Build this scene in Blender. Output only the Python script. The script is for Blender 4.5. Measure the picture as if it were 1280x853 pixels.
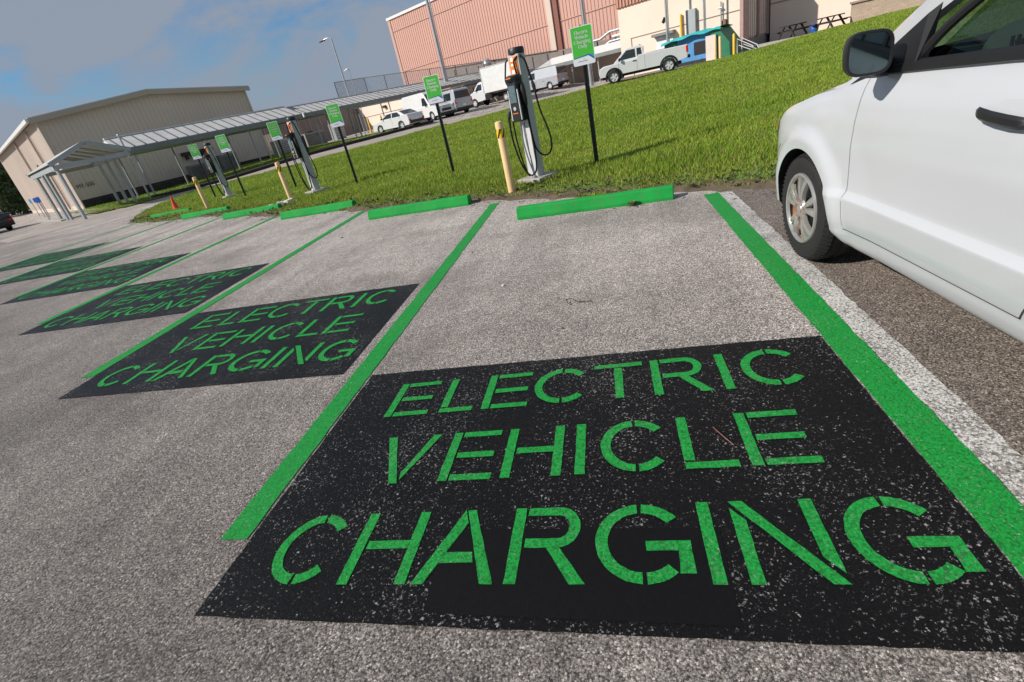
import bpy, bmesh, math, random
import numpy as np
from mathutils import Vector, Matrix
random.seed(7); RNG = np.random.default_rng(7)
S = bpy.context.scene
rad = math.radians
for o in list(bpy.data.objects): bpy.data.objects.remove(o)

# ------------------------------------------------------------------ camera
cam_d = bpy.data.cameras.new('camera'); cam = bpy.data.objects.new('camera', cam_d)
S.collection.objects.link(cam); S.camera = cam
R = np.array([[0.968124947, 0.149950922, -0.200621056],
              [-0.108722391, -0.469996876, -0.875946561],
              [-0.225640264, 0.869837719, -0.438712678]])      # rows: image right, image down, forward
CAM = np.array([1.66847, -0.27752, 1.39666])
m = Matrix(((R[0][0], -R[1][0], -R[2][0], CAM[0]), (R[0][1], -R[1][1], -R[2][1], CAM[1]),
            (R[0][2], -R[1][2], -R[2][2], CAM[2]), (0, 0, 0, 1)))
cam.matrix_world = m
cam_d.sensor_width = 36; cam_d.lens = 627.31 / 1280 * 36
cam_d.clip_start = 0.05; cam_d.clip_end = 6000

# ------------------------------------------------------------------ sky and sun
SUN = Vector((-0.74, -0.36, 0.60)).normalized()
elev = math.asin(SUN.z); azim = math.atan2(SUN.x, SUN.y)
W = bpy.data.worlds.new("World"); S.world = W; W.use_nodes = True
nt = W.node_tree; nt.nodes.clear()
def nd(t, typ, **kw):
    n = t.nodes.new(typ)
    for k, v in kw.items(): setattr(n, k, v)
    return n
wo = nd(nt, 'ShaderNodeOutputWorld'); bg = nd(nt, 'ShaderNodeBackground')
sky = nd(nt, 'ShaderNodeTexSky', sky_type='NISHITA', sun_disc=False)
sky.sun_elevation = elev; sky.sun_rotation = azim; sky.air_density = 1.3; sky.dust_density = 0.3; sky.ozone_density = 2.2
bg.inputs[1].default_value = 0.088
tc = nd(nt, 'ShaderNodeTexCoord'); mp = nd(nt, 'ShaderNodeMapping'); mp.inputs['Scale'].default_value = (1.3, 2.0, 4.2)
mp.inputs['Rotation'].default_value = (0.25, 0.2, 0.6)
n1 = nd(nt, 'ShaderNodeTexNoise'); n1.inputs['Scale'].default_value = 1.7; n1.inputs['Detail'].default_value = 9; n1.inputs['Roughness'].default_value = 0.62
n1.inputs['Distortion'].default_value = 0.9
rp = nd(nt, 'ShaderNodeValToRGB'); rp.color_ramp.elements[0].position = 0.36; rp.color_ramp.elements[1].position = 0.50
rp.color_ramp.elements[0].color = (0.15, 0.15, 0.15, 1); rp.color_ramp.elements[1].color = (1, 1, 1, 1)
mx = nd(nt, 'ShaderNodeMix', data_type='RGBA'); mx.inputs['B'].default_value = (2.65, 3.1, 3.85, 1)
nt.links.new(tc.outputs['Generated'], mp.inputs[0]); nt.links.new(mp.outputs[0], n1.inputs[0]); nt.links.new(n1.outputs[0], rp.inputs[0])
nt.links.new(rp.outputs[0], mx.inputs['Factor']); sk = nd(nt, 'ShaderNodeMix', data_type='RGBA'); sk.blend_type = 'MULTIPLY'; sk.inputs['Factor'].default_value = 1; sk.inputs['B'].default_value = (.34, .62, .92, 1); nt.links.new(sky.outputs[0], sk.inputs['A']); nt.links.new(sk.outputs['Result'], mx.inputs['A'])
nt.links.new(mx.outputs['Result'], bg.inputs[0]); nt.links.new(bg.outputs[0], wo.inputs[0])
sd = bpy.data.lights.new('sun', 'SUN'); sd.energy = 4.3; sd.angle = rad(0.53); sd.color = (1.0, 0.93, 0.85)
so = bpy.data.objects.new('sun', sd); S.collection.objects.link(so)
so.rotation_euler = SUN.to_track_quat('Z', 'Y').to_euler()
S.view_settings.view_transform = 'Standard'; S.view_settings.look = 'None'
S.view_settings.exposure = 0.28; S.view_settings.gamma = 1.0

# ------------------------------------------------------------------ frame of the site: u runs along the parking row, v away from it
U = np.array([-0.848, 0.530]); V = np.array([0.530, 0.848])
def UV(u, v, z=0.0): return (U[0]*u + V[0]*v, U[1]*u + V[1]*v, z)
def sst(x, a, b):
    t = np.clip((x - a) / (b - a), 0, 1); return t*t*(3 - 2*t)
TX = [-60, -20, -13, -9, -4.4, -1, 2.2, 5.7, 9, 11.7, 14.8, 17.3, 25, 60]
TZ = [0, 0, .03, .07, .11, .22, .35, .37, .40, .47, .64, .74, .95, 1.3]
def terr(X, Y):
    X = np.asarray(X, float); Y = np.asarray(Y, float)
    u = U[0]*X + U[1]*Y; v = V[0]*X + V[1]*Y
    xe = X * 38 / np.maximum(Y, 38)
    t = np.clip((v - 6) / 28, 0, 1)
    return np.interp(xe, TX, TZ)*t + .3*sst(u, 30.5, 35)*sst(v, 12, 20) + .15*sst(u, 30, 35)*sst(v, 34, 42)
def tz(x, y): return float(terr(x, y))

# ------------------------------------------------------------------ helpers
def new_mat(name):
    mt = bpy.data.materials.new(name); mt.use_nodes = True
    t = mt.node_tree; b = t.nodes['Principled BSDF']; return mt, t, b
def hexc(r, g, b): return (r, g, b, 1)
def mat(name, col, rough=0.6, metal=0.0, var=0.08, scale=3.0, bump=0.0, bscale=40, coat=0.0, spec=0.5, dirt=0.0):
    mt, t, b = new_mat(name)
    b.inputs['Roughness'].default_value = rough; b.inputs['Metallic'].default_value = metal
    b.inputs['Coat Weight'].default_value = coat; b.inputs['Specular IOR Level'].default_value = spec
    b.inputs['Coat Roughness'].default_value = 0.06
    tcn = nd(t, 'ShaderNodeTexCoord'); no = nd(t, 'ShaderNodeTexNoise'); no.inputs['Scale'].default_value = scale; no.inputs['Detail'].default_value = 6
    t.links.new(tcn.outputs['Object'], no.inputs[0])
    r = nd(t, 'ShaderNodeValToRGB'); r.color_ramp.elements[0].position = 0.3; r.color_ramp.elements[1].position = 0.7
    r.color_ramp.elements[0].color = tuple(c*(1-var) for c in col[:3]) + (1,)
    r.color_ramp.elements[1].color = tuple(min(1, c*(1+var)) for c in col[:3]) + (1,)
    t.links.new(no.outputs[0], r.inputs[0]); out = r.outputs[0]
    if dirt > 0:
        n2 = nd(t, 'ShaderNodeTexNoise'); n2.inputs['Scale'].default_value = scale*2.3; n2.inputs['Detail'].default_value = 10; n2.inputs['Roughness'].default_value = .7
        mpp = nd(t, 'ShaderNodeMapping'); mpp.inputs['Scale'].default_value = (1, 1, .25)
        t.links.new(tcn.outputs['Object'], mpp.inputs[0]); t.links.new(mpp.outputs[0], n2.inputs[0])
        r2 = nd(t, 'ShaderNodeValToRGB'); r2.color_ramp.elements[0].position = .5; r2.color_ramp.elements[1].position = .75
        r2.color_ramp.elements[1].color = (dirt, dirt, dirt, 1)
        t.links.new(n2.outputs[0], r2.inputs[0])
        mm = nd(t, 'ShaderNodeMix', data_type='RGBA'); mm.inputs['B'].default_value = (.14, .11, .085, 1)
        t.links.new(r2.outputs[0], mm.inputs['Factor']); t.links.new(out, mm.inputs['A']); out = mm.outputs['Result']
    t.links.new(out, b.inputs['Base Color'])
    if bump > 0:
        n3 = nd(t, 'ShaderNodeTexNoise'); n3.inputs['Scale'].default_value = bscale; n3.inputs['Detail'].default_value = 4
        bp = nd(t, 'ShaderNodeBump'); bp.inputs['Strength'].default_value = bump; bp.inputs['Distance'].default_value = 0.01
        t.links.new(tcn.outputs['Object'], n3.inputs[0]); t.links.new(n3.outputs[0], bp.inputs['Height']); t.links.new(bp.outputs[0], b.inputs['Normal'])
    return mt

def ramp(t, src, stops):
    r = nd(t, 'ShaderNodeValToRGB'); cr = r.color_ramp
    while len(cr.elements) < len(stops): cr.elements.new(0.5)
    for e, (p, c) in zip(cr.elements, stops):
        e.position = p; e.color = (c, c, c, 1) if isinstance(c, (int, float)) else tuple(c) + (1,)
    t.links.new(src, r.inputs[0]); return r.outputs[0]
def mixc(t, f, a, b, mode='MIX'):
    x = nd(t, 'ShaderNodeMix', data_type='RGBA'); x.blend_type = mode
    for s, k in ((f, 'Factor'), (a, 'A'), (b, 'B')):
        if isinstance(s, bpy.types.NodeSocket): t.links.new(s, x.inputs[k])
        elif isinstance(s, (int, float)): x.inputs[k].default_value = s if k == 'Factor' else (s, s, s, 1)
        else: x.inputs[k].default_value = tuple(s) + (1,)
    return x.outputs['Result']

def aggregate(t, scale, off=0.0):
    """stone colours and height of worn asphalt aggregate, shared by asphalt and by the holes in the paint"""
    tcn = nd(t, 'ShaderNodeTexCoord')
    nz = nd(t, 'ShaderNodeTexNoise'); nz.inputs['Scale'].default_value = scale*1.6; nz.inputs['Detail'].default_value = 4; nz.inputs['Roughness'].default_value = .7
    t.links.new(tcn.outputs['Object'], nz.inputs[0])
    dv = nd(t, 'ShaderNodeVectorMath', operation='MULTIPLY_ADD'); dv.inputs[1].default_value = (.022, .022, .022)
    t.links.new(nz.outputs['Color'], dv.inputs[0]); t.links.new(tcn.outputs['Object'], dv.inputs[2])
    vo = nd(t, 'ShaderNodeTexVoronoi'); vo.inputs['Scale'].default_value = scale
    t.links.new(dv.outputs[0], vo.inputs[0])
    sep = nd(t, 'ShaderNodeSeparateColor'); t.links.new(vo.outputs['Color'], sep.inputs[0])
    return tcn, vo, sep

def mrange(t, src, a, b):
    n = nd(t, 'ShaderNodeMapRange'); n.inputs['From Min'].default_value = a; n.inputs['From Max'].default_value = b; t.links.new(src, n.inputs[0]); return n.outputs[0]
def asphalt_mat(name, tone=1.0, warm=(1.03, .985, .945)):
    mt, t, b = new_mat(name)
    tcn, vo, sep = aggregate(t, 150)
    stone = ramp(t, sep.outputs[0], [(0, .14), (.3, .245), (.65, .345), (.88, .46), (1, .72)])
    crack = ramp(t, vo.outputs['Distance'], [(0, 1.12), (.35, 1.0), (.58, .36), (.85, .08)])
    c = mixc(t, 1.0, stone, crack, 'MULTIPLY')
    big = nd(t, 'ShaderNodeTexNoise'); big.inputs['Scale'].default_value = .55; big.inputs['Detail'].default_value = 8; big.inputs['Roughness'].default_value = .6
    t.links.new(tcn.outputs['Object'], big.inputs[0])
    pat = ramp(t, big.outputs[0], [(.3, tuple(x*tone*.80 for x in warm)), (.5, tuple(x*tone for x in warm)), (.72, tuple(x*tone*1.15 for x in warm))])
    c = mixc(t, 1.0, c, pat, 'MULTIPLY')
    mid = nd(t, 'ShaderNodeTexNoise'); mid.inputs['Scale'].default_value = 9; mid.inputs['Detail'].default_value = 6; mid.inputs['Roughness'].default_value = .7
    t.links.new(tcn.outputs['Object'], mid.inputs[0])
    c = mixc(t, 1.0, c, ramp(t, mid.outputs[0], [(.3, .82), (.7, 1.15)]), 'MULTIPLY')
    # tyre tracks running in and out of the bays, and round the lane
    for sc_, lo, hi in (((2.1, .12, 1), .84, 1.07), ((.10, 1.1, 1), .90, 1.05)):
        mp2 = nd(t, 'ShaderNodeMapping'); mp2.inputs['Scale'].default_value = sc_; mp2.inputs['Rotation'].default_value = (0, 0, .10)
        nt2 = nd(t, 'ShaderNodeTexNoise'); nt2.inputs['Scale'].default_value = 1.0; nt2.inputs['Detail'].default_value = 4
        t.links.new(tcn.outputs['Object'], mp2.inputs[0]); t.links.new(mp2.outputs[0], nt2.inputs[0])
        c = mixc(t, 1.0, c, ramp(t, nt2.outputs[0], [(.35, lo), (.6, hi)]), 'MULTIPLY')
    # oil and tyre stains
    st = nd(t, 'ShaderNodeTexNoise'); st.inputs['Scale'].default_value = .9; st.inputs['Detail'].default_value = 5
    mpp = nd(t, 'ShaderNodeMapping'); mpp.inputs['Location'].default_value = (3.7, 1.1, 0)
    t.links.new(tcn.outputs['Object'], mpp.inputs[0]); t.links.new(mpp.outputs[0], st.inputs[0])
    c = mixc(t, ramp(t, st.outputs[0], [(.54, 0.0), (.72, .5)]), c, (.07, .065, .06))
    # dusty, bleached surface in the bays; the driving lane and the old surface right of the white line stay darker
    dt = nd(t, 'ShaderNodeVectorMath', operation='DOT_PRODUCT'); dt.inputs[1].default_value = (.530, .848, 0)
    t.links.new(tcn.outputs['Object'], dt.inputs[0])
    wob = nd(t, 'ShaderNodeMath', operation='MULTIPLY_ADD'); wob.inputs[1].default_value = 2.2; t.links.new(big.outputs[0], wob.inputs[0]); t.links.new(dt.outputs['Value'], wob.inputs[2])
    lightm = ramp(t, mrange(t, wob.outputs[0], .6, 5.2), [(0, 0), (1, 1)])
    sx = nd(t, 'ShaderNodeSeparateXYZ'); t.links.new(tcn.outputs['Object'], sx.inputs[0])
    lm = nd(t, 'ShaderNodeMath', operation='MULTIPLY'); t.links.new(lightm, lm.inputs[0]); t.links.new(mrange(t, sx.outputs[0], 2.88, 2.84), lm.inputs[1])
    oldc = mixc(t, mrange(t, sx.outputs[0], 2.84, 2.88), mixc(t, 1.0, c, (.71, .665, .63), 'MULTIPLY'), mixc(t, 1.0, c, (1.02, .90, .80), 'MULTIPLY'))
    c = mixc(t, lm.outputs[0], oldc, mixc(t, 1.0, c, (1.98, 1.87, 1.78), 'MULTIPLY'))
    t.links.new(c, b.inputs['Base Color']); b.inputs['Roughness'].default_value = .82; b.inputs['Specular IOR Level'].default_value = .35
    h = mixc(t, .5, ramp(t, vo.outputs['Distance'], [(0, 1), (.5, .8), (1, 0)]), sep.outputs[1])
    bp = nd(t, 'ShaderNodeBump'); bp.inputs['Strength'].default_value = .6; bp.inputs['Distance'].default_value = .003
    t.links.new(h, bp.inputs['Height']); t.links.new(bp.outputs[0], b.inputs['Normal'])
    return mt

def paint_mat(name, col, wear=.12, under=(.30, .285, .27), rough=.55, patches=.5, var=.12, spec=.25, bump=.9):
    """paint over coarse aggregate: worn where stones stand proud, in patches"""
    mt, t, b = new_mat(name)
    tcn, vo, sep = aggregate(t, 110)
    n = nd(t, 'ShaderNodeTexNoise'); n.inputs['Scale'].default_value = 2.2; n.inputs['Detail'].default_value = 5
    t.links.new(tcn.outputs['Object'], n.inputs[0])
    n2 = nd(t, 'ShaderNodeTexNoise'); n2.inputs['Scale'].default_value = 60; n2.inputs['Detail'].default_value = 3
    t.links.new(tcn.outputs['Object'], n2.inputs[0])
    # threshold: wear fraction grows in patches
    ma = nd(t, 'ShaderNodeMath', operation='MULTIPLY_ADD'); ma.inputs[1].default_value = patches; ma.inputs[2].default_value = wear - patches*.5
    t.links.new(n.outputs[0], ma.inputs[0])
    n4 = nd(t, 'ShaderNodeTexNoise'); n4.inputs['Scale'].default_value = 120; n4.inputs['Detail'].default_value = 3; n4.inputs['Roughness'].default_value = .7; t.links.new(tcn.outputs['Object'], n4.inputs[0])
    ad = nd(t, 'ShaderNodeMath', operation='MULTIPLY_ADD'); ad.inputs[1].default_value = 1.1; t.links.new(n4.outputs[0], ad.inputs[0]); 
    su = nd(t, 'ShaderNodeMath', operation='MULTIPLY'); su.inputs[1].default_value = .30; t.links.new(sep.outputs[2], su.inputs[0]); t.links.new(su.outputs[0], ad.inputs[2])
    lt = nd(t, 'ShaderNodeMath', operation='SUBTRACT'); t.links.new(ma.outputs[0], lt.inputs[0]); t.links.new(ad.outputs[0], lt.inputs[1])
    f = ramp(t, lt.outputs[0], [(0.0, 0.0), (.05, 1.0)])
    # colour of the paint, a little uneven
    pc = mixc(t, ramp(t, n2.outputs[0], [(.3, 0.0), (.7, 1.0)]), tuple(c*(1-var) for c in col), tuple(c*(1+var) for c in col))
    gap = ramp(t, vo.outputs['Distance'], [(0, 1.0), (.5, 1.0), (.9, .6)])
    pc = mixc(t, 1.0, pc, gap, 'MULTIPLY')
    st = mixc(t, 1.0, ramp(t, sep.outputs[0], [(0, .5), (1, 1.9)]), under, 'MULTIPLY')
    t.links.new(mixc(t, f, pc, st), b.inputs['Base Color']); b.inputs['Roughness'].default_value = rough; b.inputs['Specular IOR Level'].default_value = spec
    h = mixc(t, .5, ramp(t, vo.outputs['Distance'], [(0, 1), (.5, .8), (1, 0)]), sep.outputs[1])
    bp = nd(t, 'ShaderNodeBump'); bp.inputs['Strength'].default_value = bump; bp.inputs['Distance'].default_value = .005
    t.links.new(h, bp.inputs['Height']); t.links.new(bp.outputs[0], b.inputs['Normal'])
    return mt

M = {}
M['asphalt'] = asphalt_mat('asphalt_aggregate')
M['road'] = mat('pale_road', (.34, .30, .265), .85, var=.14, scale=.8, bump=.4, bscale=90)
M['green_paint'] = paint_mat('green_stripe_paint', (.008, .30, .043), wear=.50, patches=.30, under=(.22, .30, .20))
M['green_letter'] = paint_mat('green_letter_paint', (.009, .32, .048), wear=.535, patches=.42, under=(.10, .17, .10))
M['black_paint'] = paint_mat('black_panel_paint', (.0050, .0050, .0058), wear=.518, patches=.34, under=(.20, .195, .19), rough=.42, spec=.16)
M['fresh_black'] = paint_mat('fresh_black_paint', (.0045, .0045, .0052), wear=.02, patches=.1, rough=.6, spec=.15, bump=.35)
M['white_line'] = paint_mat('worn_white_paint', (.66, .65, .62), wear=.73, patches=.75, under=(.22, .205, .19))
M['thin_line'] = paint_mat('faded_line_paint', (.45, .40, .33), wear=.5, patches=.6)
M['stop_green'] = mat('painted_concrete_green', (.010, .29, .05), .75, spec=.2, var=.13, scale=5, dirt=.35, bump=.35, bscale=120)
M['concrete'] = mat('concrete', (.38, .36, .33), .85, var=.15, scale=5, bump=.5, bscale=60, dirt=.4)
M['soil'] = mat('soil', (.105, .078, .048), .95, var=.4, scale=7, bump=1, bscale=30)
M['dark_kerb'] = mat('dark_weathered_kerb', (.028, .020, .017), .9, var=.3, scale=4, bump=.6, bscale=30)
M['rubble'] = mat('broken_concrete', (.66, .62, .57), .9, var=.25, scale=20, bump=.8, bscale=60)
M['galv'] = mat('galvanised_steel', (.42, .44, .46), .45, metal=.6, var=.12, scale=6)
M['grey_steel'] = mat('grey_painted_steel', (.36, .385, .40), .5, var=.06)
M['alu'] = mat('brushed_aluminium', (.60, .61, .63), .45, metal=.1, var=.04, scale=10)
M['alu_side'] = mat('aluminium_extrusion', (.44, .45, .47), .5, metal=.1, var=.04)
M['black_plastic'] = mat('black_plastic', (.012, .012, .014), .45, var=.1)
M['rubber'] = mat('rubber', (.011, .011, .011), .8, var=.2, scale=30, bump=.3, bscale=150)
M['cable'] = mat('cable_sheath', (.006, .006, .007), .6, spec=.2)
M['orange'] = mat('orange_panel', (.86, .23, .015), .45, var=.03)
M['white_print'] = mat('white_print', (.82, .82, .82), .5, var=.02)
M['screen'] = mat('dark_screen', (.10, .15, .17), .15, var=.25, scale=25)
M['bollard'] = mat('cream_yellow_paint', (.76, .53, .26), .55, var=.06, dirt=.25, scale=4)
M['yellow'] = mat('yellow_paint', (.78, .47, .03), .5, var=.06, dirt=.15)
M['band_yellow'] = mat('band_yellow', (.85, .52, .01), .5, var=.02)
M['black_band'] = mat('band_black', (.01, .01, .01), .5)
M['pole_black'] = mat('black_steel_post', (.016, .02, .02), .5, var=.15, scale=15)
M['sign_green'] = mat('sign_green', (.075, .52, .05), .4, var=.02)
M['sign_white'] = mat('sign_white', (.80, .82, .85), .4, var=.02)
M['sign_blue'] = mat('sign_blue', (.01, .09, .42), .4, var=.02)
M['sign_lblue'] = mat('sign_light_blue', (.02, .32, .62), .4, var=.02)
M['car_white'] = mat('white_car_paint', (.475, .495, .52), .32, var=.012, scale=2, coat=.6, spec=.5)
M['car_white_far'] = mat('white_vehicle_paint', (.66, .67, .68), .35, var=.03, coat=.4)
M['car_silver'] = mat('silver_vehicle_paint', (.42, .44, .48), .35, metal=.2, var=.03, coat=.4)
M['car_dark'] = mat('dark_vehicle_paint', (.022, .024, .020), .25, var=.03, coat=.6)
M['interior'] = mat('dark_cabin_trim', (.02, .022, .026), .7, var=.2, scale=12)
M['interior_grey'] = mat('grey_cabin_trim', (.42, .48, .44), .6, var=.1)
M['far_glass'] = mat('tinted_vehicle_glass', (.02, .028, .03), .08, var=.3, spec=.8)
M['tail_red'] = mat('red_lens', (.6, .012, .01), .2, var=.05)
M['amber'] = mat('amber_lens', (.7, .14, .02), .2)
M['lens'] = mat('clear_lens', (.6, .62, .65), .1, metal=.3)
M['hubcap'] = mat('silver_hubcap', (.50, .49, .47), .30, metal=.7, var=.12, scale=18)
M['rust'] = mat('rust_dust', (.26, .14, .08), .8, var=.35, scale=18)
M['seam'] = mat('panel_gap', (.03, .03, .032), .7)
M['beige'] = mat('beige_metal_cladding', (.62, .52, .44), .65, var=.05, scale=.35)
M['beige_dark'] = mat('taupe_metal_cladding', (.43, .36, .30), .65, var=.06, scale=.35)
M['plinth'] = mat('dark_plinth', (.045, .036, .032), .9, var=.3)
M['white_metal'] = mat('white_painted_metal', (.70, .71, .70), .5, var=.06)
M['roof_pan'] = mat('pale_roof_panel', (.52, .52, .50), .45, var=.10, scale=1.2, dirt=.15)
M['roof_gap'] = mat('dark_roof_seam', (.10, .10, .105), .7)  # dark colour of the standing seams between the pale roof panels
M['soffit'] = mat('canopy_soffit', (.46, .46, .44), .7, var=.08)
M['fascia'] = mat('canopy_fascia', (.20, .22, .215), .6, var=.1)
M['pink'] = mat('salmon_metal_cladding', (.575, .335, .27), .6, var=.04, scale=.25, dirt=.05)
M['pink_dark'] = mat('salmon_rib', (.50, .285, .225), .6, var=.05)
M['pink_trim'] = mat('salmon_trim', (.50, .33, .27), .6, var=.05)
M['cream'] = mat('cream_stucco', (.78, .655, .545), .8, var=.035, scale=.5, dirt=.05)
M['rustband'] = mat('rust_corrugated_band', (.42, .17, .11), .6, var=.1)
M['taupe'] = mat('taupe_screen_wall', (.235, .195, .17), .8, var=.12, scale=1.5)
M['greywall'] = mat('grey_cladding', (.66, .58, .52), .7, var=.05, scale=.8)
M['mauve'] = mat('mauve_pilaster', (.42, .28, .25), .7, var=.06)
M['block'] = mat('grey_block_base', (.24, .235, .23), .9, var=.15, scale=2)
M['joint'] = mat('wall_joint', (.30, .22, .18), .8)
M['door_white'] = mat('white_door', (.72, .74, .76), .5)
M['teal'] = mat('teal_tarpaulin', (.02, .36, .38), .6, var=.1, bump=.3, bscale=6)
M['dgreen'] = mat('green_container', (.012, .16, .075), .55, var=.12, dirt=.2)
M['cblue'] = mat('blue_container', (.07, .27, .55), .5, var=.15, dirt=.25)
M['rustpipe'] = mat('dark_red_pipe', (.22, .08, .06), .6)
M['wood_dark'] = mat('dark_timber', (.035, .025, .022), .8, var=.3, scale=8)
M['bag_blue'] = mat('blue_plastic_bag', (.02, .10, .38), .35, bump=.8, bscale=12)
M['bark'] = mat('bark', (.09, .065, .045), .9, var=.3, scale=5, bump=1, bscale=20)
M['cone'] = mat('cone_orange', (.75, .07, .02), .5, var=.1)

def glass_mat(name, tint, rough=.0, refl=1.45):
    mt, t, b = new_mat(name); t.nodes.remove(b); out = t.nodes['Material Output']
    tr = nd(t, 'ShaderNodeBsdfTransparent'); tr.inputs[0].default_value = tint + (1,)
    gl = nd(t, 'ShaderNodeBsdfGlossy'); gl.inputs['Roughness'].default_value = .02
    lw = nd(t, 'ShaderNodeLayerWeight'); lw.inputs[0].default_value = .5
    pw = nd(t, 'ShaderNodeMath', operation='POWER'); pw.inputs[1].default_value = 4; t.links.new(lw.outputs['Facing'], pw.inputs[0])
    fr = nd(t, 'ShaderNodeMath', operation='MULTIPLY_ADD'); fr.inputs[1].default_value = .8; fr.inputs[2].default_value = .04; t.links.new(pw.outputs[0], fr.inputs[0])
    ms = nd(t, 'ShaderNodeMixShader'); t.links.new(fr.outputs[0], ms.inputs[0]); t.links.new(tr.outputs[0], ms.inputs[1]); t.links.new(gl.outputs[0], ms.inputs[2])
    t.links.new(ms.outputs[0], out.inputs[0]); return mt
M['glass'] = glass_mat('car_window_glass', (.36, .46, .41))
M['mirror'] = mat('mirror_face', (.13, .17, .18), .04, metal=1.0, var=.02)

def grass_mat():
    mt, t, b = new_mat('grass_blades')
    at = nd(t, 'ShaderNodeAttribute', attribute_name='tint')
    t.links.new(at.outputs['Color'], b.inputs['Base Color']); b.inputs['Roughness'].default_value = .55; b.inputs['Specular IOR Level'].default_value = .25
    tl = nd(t, 'ShaderNodeBsdfTranslucent'); t.links.new(at.outputs['Color'], tl.inputs[0])
    ms = nd(t, 'ShaderNodeMixShader'); ms.inputs[0].default_value = .35
    o = t.nodes['Material Output']; t.links.new(b.outputs[0], ms.inputs[1]); t.links.new(tl.outputs[0], ms.inputs[2]); t.links.new(ms.outputs[0], o.inputs[0])
    return mt
M['blades'] = grass_mat()
def turf_mat(name='turf'):
    mt, t, b = new_mat(name)
    tcn = nd(t, 'ShaderNodeTexCoord')
    n = nd(t, 'ShaderNodeTexNoise'); n.inputs['Scale'].default_value = .5; n.inputs['Detail'].default_value = 10; n.inputs['Roughness'].default_value = .65
    n2 = nd(t, 'ShaderNodeTexNoise'); n2.inputs['Scale'].default_value = 14; n2.inputs['Detail'].default_value = 6
    for k in (n, n2): t.links.new(tcn.outputs['Object'], k.inputs[0])
    c1 = ramp(t, n.outputs[0], [(.3, (.050, .105, .010)), (.5, (.078, .150, .016)), (.7, (.115, .175, .030))])
    c = mixc(t, 1.0, c1, ramp(t, n2.outputs[0], [(.3, .55), (.7, 1.35)]), 'MULTIPLY')
    t.links.new(c, b.inputs['Base Color']); b.inputs['Roughness'].default_value = .9
    bp = nd(t, 'ShaderNodeBump'); bp.inputs['Strength'].default_value = .8; bp.inputs['Distance'].default_value = .08
    t.links.new(n2.outputs[0], bp.inputs['Height']); t.links.new(bp.outputs[0], b.inputs['Normal'])
    return mt
M['turf'] = turf_mat()
def fence_mat(name, cell, wire, col):
    mt, t, b = new_mat(name); b.inputs['Base Color'].default_value = col + (1,); b.inputs['Roughness'].default_value = .6
    tcn = nd(t, 'ShaderNodeTexCoord'); sp = nd(t, 'ShaderNodeSeparateXYZ'); t.links.new(tcn.outputs['Object'], sp.inputs[0])
    res = []
    for sg in (1, -1):
        a = nd(t, 'ShaderNodeMath', operation='MULTIPLY_ADD'); a.inputs[1].default_value = sg
        t.links.new(sp.outputs['Z'], a.inputs[0]); t.links.new(sp.outputs['X'], a.inputs[2])
        mo = nd(t, 'ShaderNodeMath', operation='PINGPONG'); mo.inputs[1].default_value = cell; t.links.new(a.outputs[0], mo.inputs[0])
        lt = nd(t, 'ShaderNodeMath', operation='LESS_THAN'); lt.inputs[1].default_value = wire; t.links.new(mo.outputs[0], lt.inputs[0]); res.append(lt)
    mxn = nd(t, 'ShaderNodeMath', operation='MAXIMUM'); t.links.new(res[0].outputs[0], mxn.inputs[0]); t.links.new(res[1].outputs[0], mxn.inputs[1])
    tr = nd(t, 'ShaderNodeBsdfTransparent'); ms = nd(t, 'ShaderNodeMixShader'); o = t.nodes['Material Output']
    t.links.new(mxn.outputs[0], ms.inputs[0]); t.links.new(tr.outputs[0], ms.inputs[1]); t.links.new(b.outputs[0], ms.inputs[2]); t.links.new(ms.outputs[0], o.inputs[0])
    return mt
M['chain'] = fence_mat('chain_link', .05, .009, (.10, .11, .13))

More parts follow.
